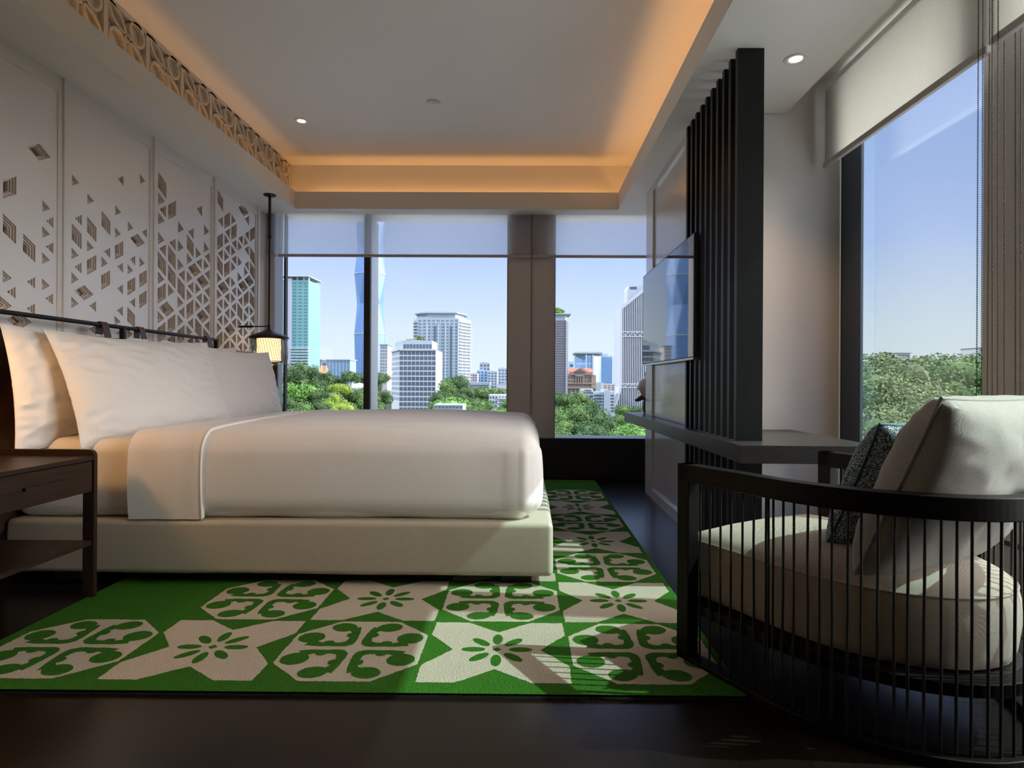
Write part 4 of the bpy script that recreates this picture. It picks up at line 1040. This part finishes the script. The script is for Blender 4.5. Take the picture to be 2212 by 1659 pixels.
lilac = mat('lilac_panel', (0.45, 0.44, 0.56), 0.7); letter = mat('sign_letters', (0.05, 0.05, 0.07), 0.6); pinkc = mat('pinkish_render', (0.52, 0.47, 0.48), 0.8)
def blk(b, A, B, z0, z1, thick, out=0.0):
    """box standing on the plan segment A-B, its outer face moved out by `out`"""
    A = Vector(A); B = Vector(B); d = (B - A).normalized(); nn = Vector((d.y, -d.x))   # outward for a counter-clockwise plan
    p = [A + nn * out, B + nn * out, B + nn * (out - thick), A + nn * (out - thick)]
    b.add([(*q, z0) for q in p] + [(*q, z1) for q in p], [(3, 2, 1, 0), (4, 5, 6, 7), (0, 1, 5, 4), (1, 2, 6, 5), (2, 3, 7, 6), (3, 0, 4, 7)])
def wins(root, rects, mt, name='window'):
    for i, (A, B, z0, z1) in enumerate(rects[:100]):
        b = MB(); blk(b, A, B, z0, z1, 0.3, 0.12); b.build(name, mt, root, loc=(A[0], A[1], z0))
    if len(rects) > 100:
        b = MB()
        for (A, B, z0, z1) in rects[100:]: blk(b, A, B, z0, z1, 0.3, 0.12)
        b.build(name + '_rest', mt, root)['kind'] = 'stuff'
def grid(A, B, z0, z1, rows, cols, fw_, fh_, order=None):
    A = Vector(A); B = Vector(B); out = []
    for r_ in range(rows):
        for c_ in range(cols):
            u0 = (c_ + (1 - fw_) / 2) / cols; u1 = (c_ + (1 + fw_) / 2) / cols
            za = z0 + (z1 - z0) * (r_ + (1 - fh_) / 2) / rows; zb = z0 + (z1 - z0) * (r_ + (1 + fh_) / 2) / rows
            out.append((tuple(A + (B - A) * u0), tuple(A + (B - A) * u1), za, zb))
    return out[::-1]
def body(root, plan, z0, z1, mt, name='walls'):
    prism(plan, z0, z1).build(name, mt, root)
def boxplan(pa, pb, D, dep, skew=0.0):
    xa = at(pa, 800, D)[0]; xb = at(pb, 800, D)[0]; return [(xa, D + skew), (xb, D), (xb, D + dep), (xa, D + dep + skew)]
def Z(py, D, px=1122): return at(px, py, D)[2]
GB = -27.0
def bthing(name, px, D, label): x = at(px, 800, D)[0]; return thing(name, (x, D, GB), label, 'building')

# white grid office block
D = 380; t = bthing('office_block', 883, D, 'white office block with a dense grid of square windows, right of the black mullion')
Apt = [(at(826, 0, D)[0], D + 26), (at(862, 0, D)[0], D), (at(941, 0, D)[0], D), (at(941, 0, D)[0], D + 30), (at(826, 0, D)[0], D + 34)]
body(t, Apt, GB, Z(757, D), cw)
pent = [(at(835, 0, D)[0], D + 24), (at(868, 0, D)[0], D + 3), (at(931, 0, D)[0], D + 3), (at(931, 0, D)[0], D + 26), (at(835, 0, D)[0], D + 28)]
body(t, pent, Z(757, D), Z(736, D), cs_, 'penthouse')
wins(t, grid(Apt[1], Apt[2], Z(891, D), Z(758, D), 12, 9, 0.80, 0.72), dwin)
wins(t, grid(Apt[0], Apt[1], Z(891, D), Z(758, D), 12, 6, 0.5, 0.6)[:60], mat('window_blue_tint', (0.20, 0.25, 0.36), 0.3), 'side_window')
wins(t, grid(pent[1], pent[2], Z(757, D), Z(741, D), 1, 9, 0.8, 0.6), dwin, 'penthouse_window')
b = MB(); blk(b, Apt[1], Apt[2], Z(758.5, D), Z(755, D), 5, 0.8); blk(b, Apt[0], Apt[1], Z(758.5, D), Z(755, D), 5, 0.8); b.build('cornice', cw, t)
MB().box(at(872, 0, D)[0], at(896, 0, D)[0], D + 6, D + 16, Z(736, D), Z(732, D)).build('roof_terrace', sand, t)
c_ = bpy.data.objects.new('roof_garden', crown_data(0, 4)); COL.objects.link(c_); q = at(908, 731, D + 8); c_.scale = (2.6, 2.6, 2.0); c_.parent = t; c_.location = Vector(q) - parent_world(t)
for i, (pa, ya, pb, yb) in enumerate(((852, 735, 840, 725), (858, 733, 855, 721))): MB().tube([at(pa, ya, D + 10), at(pb, yb, D + 10)], 0.18, 5).build('antenna', cg, t)

# tall residential tower
D = 620; t = bthing('residential_tower', 950, D, 'tall pale residential tower with many balconies, behind the white grid office block')
xs = [at(p, 0, D)[0] for p in (887, 899, 921, 990, 1012)]
plan = [(xs[0], D + 14), (xs[1], D + 5), (xs[2], D), (xs[3], D), (xs[4], D + 22), (xs[4] - 4, D + 45), (xs[0], D + 45)]
body(t, plan, GB, Z(688, D), cs_)
body(t, [(xs[0] + 3, D + 16), (xs[1] + 4, D + 8), (xs[2], D + 4), (xs[3] - 4, D + 4), (xs[4] - 8, D + 22), (xs[4] - 8, D + 40), (xs[0] + 3, D + 40)], Z(688, D), Z(677, D), cg, 'top_storey')
body(t, [(xs[0] + 1, D + 13), (xs[1] + 2, D + 5), (xs[2], D + 1), (xs[3] - 2, D + 1), (xs[4] - 4, D + 22), (xs[4] - 6, D + 42), (xs[0] + 1, D + 42)], Z(677, D), Z(674.5, D), cs_, 'roof_slab')
body(t, [(xs[1] + 5, D + 8), (xs[3] - 6, D + 8), (xs[3] - 6, D + 30), (xs[1] + 5, D + 30)], Z(674.5, D), Z(671, D), cg, 'roof_house')
rw = 25; zb, zt2 = Z(862, D), Z(690, D)
W_ = grid(plan[2], plan[3], zb, zt2, rw, 7, 0.60, 0.48)
wins(t, W_[:100], mat('window_slate', (0.17, 0.24, 0.30), 0.2, spec=0.7))
wins(t, grid(plan[2], plan[3], zb, zt2, rw, 7, 0.60, 0.48)[100:] + grid(plan[0], plan[1], zb, zt2, rw, 1, .6, .45) + grid(plan[1], plan[2], zb, zt2, rw, 2, .6, .45) + grid(plan[3], plan[4], zb, zt2, rw, 3, .6, .45), mat('window_slate', (0.17, 0.24, 0.30), 0.2), 'side_window')
for pa in (937, 972): b = MB(); blk(b, (at(pa, 0, D)[0], D), (at(pa + 3.5, 0, D)[0], D), GB, Z(705, D), 2, 0.25); b.build('recess', dwin, t)
for pa in (921, 945, 961, 988): b = MB(); blk(b, (at(pa, 0, D)[0], D), (at(pa + 2, 0, D)[0], D), GB, Z(700, D), 2, 0.9); b.build('pier', cw, t)
for k in range(rw):
    z = zb + (zt2 - zb) * k / rw; b = MB(); blk(b, plan[0], plan[1], z, z + 0.5, 3, 2.2); blk(b, plan[3], plan[4], z, z + 0.5, 3, 2.0); b.build('balcony_slab', cw, t)

# teal tower at the left edge
D = 520; t = bthing('teal_tower', 638, D, 'teal glass high-rise with a white roof canopy at the left edge of the window')
p0 = boxplan(604, 664, D, 30, 0); body(t, p0, GB, Z(607, D), tealw)
b = MB(); blk(b, (at(619, 0, D)[0], D), (at(627, 0, D)[0], D), GB, Z(604, D), 3, 1.0); b.build('lilac_fin', lilac, t)
rw = 27; wins(t, grid((at(628, 0, D)[0], D), (at(664, 0, D)[0], D), Z(800, D), Z(610, D), rw, 3, 0.62, 0.5), teal)
b = MB(); b.box(at(602, 0, D)[0], at(667, 0, D)[0], D - 2, D + 31, Z(600, D), Z(598, D)); b.build('roof_canopy', cw, t)
for pa in (622, 636, 650, 661): MB().box(at(pa, 0, D)[0], at(pa + 2, 0, D)[0], D + 2, D + 4, Z(607, D), Z(600, D)).build('canopy_post', cw, t)
for k in range(8): z = Z(800 - k * 6.3, D); b = MB(); blk(b, (at(626, 0, D)[0], D), (at(665.5, 0, D)[0], D), z, z + 0.8, 3, 1.6); b.build('balcony_slab', cw, t)

# faceted blue tower
D = 1100; t = thing('faceted_tower', (at(789, 0, D)[0], D + 30, GB), 'very tall faceted blue glass tower behind the black window mullion', 'building')
cx_, cyy = at(789, 0, D)[0], D + 30
lv = [(895, 30), (722, 35.5), (655, 28.5), (590, 36), (530, 28), (470, 33), (400, 26), (330, 30), (250, 22)]
vs = []; n = 8
for i, (py, hw) in enumerate(lv):
    r_ = hw / 1300 * D; a0 = (PI / 8 if i % 2 else 0.0) + 0.2
    for j in range(n): a = 2 * PI * j / n + a0; vs.append((cx_ + r_ * math.cos(a), cyy + r_ * math.sin(a), Z(py, D)))
fs = []
for i in range(len(lv) - 1):
    for j in range(n):
        a, a2, b0, b2 = i * n + j, i * n + (j + 1) % n, (i + 1) * n + j, (i + 1) * n + (j + 1) % n
        if i % 2 == 0: fs += [(a, a2, b0), (a2, b2, b0)]
        else: fs += [(a, a2, b2), (a, b2, b0)]
twm = mat('faceted_glass', (0.13, 0.25, 0.50), 0.35, spec=0.6)
b = MB(); b.add(vs, fs); b.build('glass_facets', twm, t)
b = MB()
for i in (1, 3): 
    ring = [Vector(v) for v in vs[i * n:(i + 1) * n]]; b.tube(ring, 0.9, 5, closed=True)
b.build('belt', cg, t)

# low blocks
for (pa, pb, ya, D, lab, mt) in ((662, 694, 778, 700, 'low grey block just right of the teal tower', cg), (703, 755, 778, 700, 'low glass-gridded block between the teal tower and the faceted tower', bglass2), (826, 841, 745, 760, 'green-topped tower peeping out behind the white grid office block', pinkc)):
    if pa == 826: pa, pb = 820, 836
    t = bthing('apartment_block', (pa + pb) / 2, D, lab); p0 = boxplan(pa, pb, D, 25); body(t, p0, GB, Z(ya + 2, D), mt)
    wins(t, grid(p0[0], p0[1], Z(820, D), Z(ya + 4, D), 10, max(3, int((pb - pa) / 7)), 0.6, 0.6), mat('window_slate', (0.17, 0.24, 0.30), 0.2))
    b = MB(); b.box(p0[0][0] - 1, p0[1][0] + 1, D - 1, D + 26, Z(ya + 2, D), Z(ya, D)); b.build('roof_edge', cw if pa != 820 else tealw, t)
# distant skyline right of the residential tower
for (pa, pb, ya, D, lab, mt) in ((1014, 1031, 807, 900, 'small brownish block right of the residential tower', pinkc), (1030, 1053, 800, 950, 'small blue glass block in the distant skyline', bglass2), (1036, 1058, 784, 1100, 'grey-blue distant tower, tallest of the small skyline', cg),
                                 (1053, 1074, 802, 930, 'small white and grey block in the distant skyline', cs_), (1076, 1096, 795, 980, 'pale distant tower beside the window column', cs_)):
    t = bthing('distant_block', (pa + pb) / 2, D, lab); p0 = boxplan(pa, pb, D, 25); body(t, p0, GB, Z(ya, D), mt)
    wins(t, grid(p0[0], p0[1], Z(850, D), Z(ya + 2, D), 8, 3, 0.5, 0.5), dwin)
    MB().box(p0[0][0] + 3, p0[1][0] - 6, D + 5, D + 15, Z(ya, D), Z(ya - 2, D)).build('roof_house', mt, t)
D = 560; t = bthing('long_low_building', 1034, D, 'long low grey building with a pale roof behind the trees'); p0 = boxplan(1014, 1056, D, 20); body(t, p0, GB, Z(832, D), cg); wins(t, grid(p0[0], p0[1], Z(840, D), Z(832, D), 1, 9, .5, .5), cw)
MB().box(p0[0][0] - 1, p0[1][0] + 1, D - 1, D + 21, Z(832, D), Z(826, D)).build('roof', cs_, t)
D = 600; t = bthing('white_gabled_hall', 1085, D, 'white building with a sloping grey roof next to the window column'); p0 = boxplan(1072, 1106, D, 20); body(t, p0, GB, Z(832, D), cw)
xa, xb = p0[0][0], p0[1][0]; MB().add([(xa, D, Z(832, D)), (xb, D, Z(832, D)), (xb, D, Z(824, D)), ((xa + xb) / 2, D, Z(826, D)), (xa, D + 20, Z(832, D)), (xb, D + 20, Z(832, D)), (xb, D + 20, Z(824, D)), ((xa + xb) / 2, D + 20, Z(826, D))], [(0, 1, 2, 3), (7, 6, 5, 4), (0, 3, 7, 4), (3, 2, 6, 7), (1, 5, 6, 2)]).build('roof', cg, t)
D = 240; t = bthing('white_apartments', 1080, D, 'small white apartment building among the trees beside the window column'); t.location.z = -16; p0 = boxplan(1056, 1110, D, 12); body(t, p0, -16, Z(853, D), cw)
wins(t, grid(p0[0], p0[1], Z(882, D), Z(854, D), 3, 8, .5, .45), dwin)
for k in range(3): z = Z(862 + 9 * k, D); b = MB(); blk(b, (at(1074, 0, D)[0], D), p0[1], z, z + 0.5, 1, 0.8); b.build('balcony', cw, t)
D = 150; t = bthing('low_roof', 960, D, 'grey low roof just above the bed edge, right of the white grid office block'); t.location.z = -14; p0 = boxplan(938, 1000, D, 8); body(t, p0, -14, Z(877, D), cg); MB().box(p0[0][0], p0[1][0], D - 0.3, D + 8, Z(877, D), Z(875, D)).build('roof', lilac, t)
wins(t, grid(p0[0], p0[1], Z(884, D), Z(878, D), 1, 8, .6, .6), dwin)
D = 205; t = bthing('round_roof', 775, D, 'small pale domed roof among the trees left of the mullion'); q = at(776, 826, D)
MB().lathe((q[0], q[1], q[2] - 1.9), [(0, 1.8), (1.5, 1.4), (3.0, .6), (3.6, 0), (3.6, -5)], 24).build('dome', cs_, t)

# brown tower with roof garden
D = 520; t = bthing('brown_tower', 1210, D, 'slim brown glass tower with a roof garden at the left of the right back window')
p0 = [(at(1180, 0, D)[0], D), (at(1223, 0, D)[0], D), (at(1230, 0, D)[0], D + 18), (at(1190, 0, D)[0], D + 22)]
body(t, p0, GB, Z(692, D), brg); body(t, [(a + (1 if a < 30 else -1), b_ + 1) for a, b_ in p0], Z(692, D), Z(678, D), cg, 'top_storey')
wins(t, grid(p0[0], p0[1], Z(856, D), Z(694, D), 30, 1, 0.96, 0.45), mat('brown_window_band', (0.20, 0.19, 0.22), 0.15, spec=0.9), 'window_band')
for pa in (1222,): b = MB(); blk(b, (at(pa, 0, D)[0], D), (at(pa + 2.2, 0, D)[0], D), GB, Z(690, D), 2, 1.0); b.build('corner_fin', cs_, t)
MB().box(p0[0][0] - 1, p0[2][0] + 1, D - 1, D + 22, Z(679, D), Z(676.5, D)).build('roof_slab', cg, t)
for (px_, rr) in ((1205, 4.5), (1214, 2.4)): c_ = bpy.data.objects.new('roof_garden', crown_data(0, 2)); COL.objects.link(c_); c_.parent = t; c_.location = Vector(at(px_, 673, D + 8)) - parent_world(t); c_.scale = (rr, rr, rr * .8)

# curved blue complex
D = 800; t = bthing('curved_blue_block', 1281, D, 'wide blue glass complex with a curved front behind the orange-roofed building')
pl = []
for i in range(9): u = i / 8; pl.append((at(1242 + 56 * u, 0, D)[0], D - 12 * math.sin(PI * u)))
p1 = boxplan(1298, 1322, D, 30); plan = pl + [(p1[1][0], D), (p1[1][0], D + 30), (pl[0][0], D + 30)]
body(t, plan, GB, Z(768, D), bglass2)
for i in range(8): 
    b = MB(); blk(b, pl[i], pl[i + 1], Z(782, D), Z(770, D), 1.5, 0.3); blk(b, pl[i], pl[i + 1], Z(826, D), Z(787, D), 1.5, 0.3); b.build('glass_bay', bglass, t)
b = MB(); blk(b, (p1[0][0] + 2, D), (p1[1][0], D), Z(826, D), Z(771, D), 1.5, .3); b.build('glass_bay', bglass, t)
for i in (0, 3, 5): b = MB(); q0 = pl[i]; blk(b, q0, (q0[0] + 1.6, q0[1]), GB, Z(766, D), 2, 1.5); b.build('white_pier', cw, t)
MB().box(pl[0][0] - 2, p1[0][0], D - 13, D + 28, Z(764, D), Z(760.5, D)).build('roof_canopy', cs_, t)
MB().box(pl[0][0], p1[0][0], D - 8, D + 26, Z(768, D), Z(764, D)).build('roof_storey', cg, t)
MB().box(p1[0][0], p1[1][0] - 5, D + 2, D + 26, Z(768, D), Z(763, D)).build('roof_house', cs_, t)
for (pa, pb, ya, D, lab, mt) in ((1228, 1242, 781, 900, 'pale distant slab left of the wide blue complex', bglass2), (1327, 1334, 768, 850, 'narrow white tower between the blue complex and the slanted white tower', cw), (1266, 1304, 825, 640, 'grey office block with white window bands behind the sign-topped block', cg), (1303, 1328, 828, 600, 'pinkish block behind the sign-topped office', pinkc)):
    t = bthing('city_block', (pa + pb) / 2, D, lab); p0 = boxplan(pa, pb, D, 18); body(t, p0, GB, Z(ya, D), mt)
    wins(t, grid(p0[0], p0[1], Z(856, D), Z(ya + 2, D), 6, max(1, int((pb - pa) / 8)), 0.55, 0.4), cs_ if pa == 1266 else dwin)

# heritage building with orange roof
D = 560; t = bthing('heritage_building', 1258, D, 'sandstone building with an orange gabled roof and colonnade'); p0 = boxplan(1226, 1287, D, 25); body(t, p0, GB, Z(809, D), sand)
wins(t, grid((p0[0][0], D), (at(1280, 0, D)[0], D), Z(827, D), Z(811, D), 2, 9, 0.5, 0.55), dwin); wins(t, grid(p0[0], p0[1], Z(836, D), Z(829, D), 1, 14, 0.4, 0.8), dwin, 'gallery_window'); wins(t, grid(p0[0], p0[1], Z(852, D), Z(839, D), 1, 7, 0.6, 0.9), dwin, 'arcade_opening')
b = MB(); blk(b, p0[0], p0[1], Z(828.5, D), Z(826.5, D), 3, 1.2); blk(b, p0[0], p0[1], Z(838.5, D), Z(836.5, D), 3, 1.2); b.build('cornice', sand, t)
def gable(xa, xb, ya, yb, z0, z1, zmid=None):
    xm = (xa + xb) / 2; return MB().add([(xa, ya, z0), (xb, ya, z0), (xm, ya + 1.5, z1), (xa, yb, z0), (xb, yb, z0), (xm, yb, z1)], [(0, 1, 2), (5, 4, 3), (0, 2, 5, 3), (1, 4, 5, 2), (0, 3, 4, 1)])
gable(at(1229, 0, D)[0], at(1281, 0, D)[0], D - 2, D + 20, Z(808, D), Z(793, D)).build('gable_roof', orange, t)
MB().add([(at(1222, 0, D)[0], D + 4, Z(803, D)), (at(1283, 0, D)[0], D + 4, Z(803, D)), (at(1280, 0, D)[0], D + 12, Z(794, D)), (at(1224, 0, D)[0], D + 12, Z(794, D)), (at(1222, 0, D)[0], D + 24, Z(803, D)), (at(1283, 0, D)[0], D + 24, Z(803, D))], [(0, 1, 2, 3), (3, 2, 5, 4), (0, 3, 4), (1, 5, 2)]).build('main_roof', orange, t)
MB().box(at(1277, 0, D)[0], at(1287, 0, D)[0], D - 1, D + 6, Z(838, D), Z(811, D)).build('corner_turret', sand, t)
MB().add([(x, D - 2.3, z) for x, z in ((at(1238, 0, D)[0], Z(804, D)), (at(1265, 0, D)[0], Z(804, D)), (at(1251, 0, D)[0], Z(795.5, D)))] + [(x, D - 1.0, z) for x, z in ((at(1238, 0, D)[0], Z(804, D)), (at(1265, 0, D)[0], Z(804, D)), (at(1251, 0, D)[0], Z(795.5, D)))], [(0, 1, 2), (5, 4, 3), (0, 2, 5, 3), (1, 4, 5, 2), (0, 3, 4, 1)]).build('gable_louvre', dwin, t)
for k in range(4): MB().box(at(1243 + 5 * k, 0, D)[0], at(1244.5 + 5 * k, 0, D)[0], D - 1.2, D, Z(827, D), Z(811, D)).build('column', sand, t)
b = MB(); blk(b, (at(1242, 0, D)[0], D), (at(1261, 0, D)[0], D), Z(812, D), Z(808, D), 2, 1.4); b.build('pediment', cg, t)

# sign-topped office block
D = 420; t = bthing('sign_office_block', 1295, D, 'grey and white office block with dark letters on its top corner'); p0 = boxplan(1258, 1282, D, 20, 0); body(t, p0, GB, Z(840, D), cw, 'sign_wing')
p1 = boxplan(1282, 1306, D - 2, 22); body(t, p1, GB, Z(846, D), cs_, 'middle_wing'); p2 = boxplan(1317, 1328, D - 2, 22); body(t, p2, GB, Z(844, D), cs_, 'right_wing'); p3 = boxplan(1306, 1317, D - 5, 24); body(t, p3, GB, Z(841, D), cg, 'stair_tower')
wins(t, grid((at(1271, 0, D)[0], D), p0[1], Z(886, D), Z(852, D), 5, 1, 0.85, 0.55) + grid((p1[0][0], D - 2), (at(1299, 0, D)[0], D - 2), Z(890, D), Z(850, D), 6, 1, .95, .55) + grid((at(1300, 0, D)[0], D - 2), (at(1306, 0, D)[0], D - 2), Z(890, D), Z(850, D), 6, 1, .8, .5) + grid(p2[0], p2[1], Z(890, D), Z(850, D), 6, 1, .6, .5), dwin)
for txt, py in (('WISMA', 845.2), ('HAMMAN', 850.0)):
    cu_ = bpy.data.curves.new('sign_lettering', 'FONT'); cu_.body = txt; cu_.size = 1.75; cu_.extrude = 0.08; cu_.align_x = 'CENTER'; cu_.space_character = 1.15
    o = bpy.data.objects.new('sign_lettering', cu_); COL.objects.link(o)
    dg = bpy.context.evaluated_depsgraph_get(); me = bpy.data.meshes.new_from_object(o.evaluated_get(dg)); bpy.data.objects.remove(o)
    o = bpy.data.objects.new('sign_lettering', me); COL.objects.link(o); me.materials.clear(); me.materials.append(letter)
    q = at(1270.2, py, D); o.parent = t; o.location = Vector((q[0], D - 0.2, q[2])) - parent_world(t); o.rotation_euler = (PI / 2, 0, 0); o.scale = (0.78, 1, 1)

# slanted white tower
D = 650; t = bthing('slanted_white_tower', 1370, D, 'tall white tower with a slanted top and vertical fins, partly behind the television')
xl, xr = at(1338, 0, D)[0], at(1440, 0, D)[0]; xm = at(1388, 0, D)[0]
def zroof(x): return Z(663, D) + (x - xl) / (xm - xl) * (Z(622, D) - Z(663, D))
prof = [(at(1326, 0, D)[0], GB), (xr, GB), (xr, zroof(xr)), (xl, zroof(xl)), (xl + 1, Z(835, D)), (at(1329, 0, D)[0], Z(868, D))]
def xz(pts, y0, y1):
    b = MB(); n = len(pts); return b.add([(x, y0, z) for x, z in pts] + [(x, y1, z) for x, z in pts], [tuple(range(n)), tuple(range(2 * n - 1, n - 1, -1))] + [(i, (i + 1) % n, n + (i + 1) % n, n + i) for i in range(n)])
xz(prof, D, D + 40).build('walls', mat('tower_recess_glass', (0.10, 0.12, 0.19), 0.3), t)
xz([(xl, zroof(xl)), (xl, Z(835, D)), (at(1329, 0, D)[0], Z(868, D)), (at(1325, 0, D)[0], GB), (at(1329, 0, D)[0], GB), (at(1334, 0, D)[0], Z(868, D)), (xl + 2.6, Z(835, D)), (xl + 2.6, zroof(xl + 2.6) - 4), (xr, zroof(xr) - 4), (xr, zroof(xr))], D - 2.2, D + 41).build('white_edge', cw, t)
for k in range(24):
    x = at(1345.5 + 3.9 * k, 0, D)[0]
    if x > xr: break
    MB().box(x - 0.42, x + 0.42, D - 2.0, D, GB, zroof(x) - 3).build('fin', cw, t, loc=(x, D, GB))
x = at(1340, 0, D)[0]
for pxb in (1333.5, 1337.5, 1341.5): x = at(pxb, 0, D)[0]; MB().box(x - .42, x + .42, D - 2, D, GB, Z(868 - (pxb - 1331) * 3.6, D)).build('fin', cw, t, loc=(x, D, GB))
for (ya, yb) in ((727, 715), (837, 827)):
    b = MB(); b.box(xl + 2, xr, D - 2.3, D, Z(ya, D), Z(ya - 2, D)); b.box(xl + 2, xr, D - 2.3, D, Z(yb + 2, D), Z(yb, D))
    k = 0; x = xl + 3; st = 2.6
    while x < xr - st:
        z0_, z1_ = Z(ya - 2, D), Z(yb + 2, D); zz = (z0_, z1_) if k % 2 else (z1_, z0_)
        b.tube([(x, D - 2.2, zz[0]), (x + st, D - 2.2, zz[1])], 0.42, 4); x += st; k += 1
    b.build('zigzag_band', cw, t)
xz([(at(1357, 0, D)[0], Z(655, D)), (xr, Z(655, D)), (xr, Z(612, D)), (at(1360, 0, D)[0], Z(613, D)), (at(1357, 0, D)[0], Z(624, D))], D + 8, D + 34).build('roof_core', cw, t)
MB().box(at(1362, 0, D)[0], at(1377, 0, D)[0], D + 7.6, D + 8.4, Z(621, D), Z(616, D)).build('louvre', dwin, t)
# roofs above the trees in the right-hand window
for (pa, pb, ya, yb, D, lab) in ((1932, 1962, 763, 790, 220, 'white flat building top above the trees in the right-hand window'), (2108, 2126, 752, 790, 240, 'small white rooftop behind the bead chains in the right-hand window')):
    t = thing('rooftop_building', (at(pa, 0, D)[0], D, -8), lab, 'building'); p0 = boxplan(pa, pb, D, 10); body(t, p0, -8, Z(ya, D, pa), cw); b = MB(); blk(b, (p0[0][0] + .5, D), (p0[1][0] - .5, D), Z(ya + 5.5, D, pa), Z(ya + 4, D, pa), 1, .15); b.build('window_band', dwin, t)
    MB().box(p0[0][0] - .5, p0[1][0] + .5, D - .5, D + 10, Z(ya, D, pa), Z(ya - 1.2, D, pa)).build('roof', cs_, t)
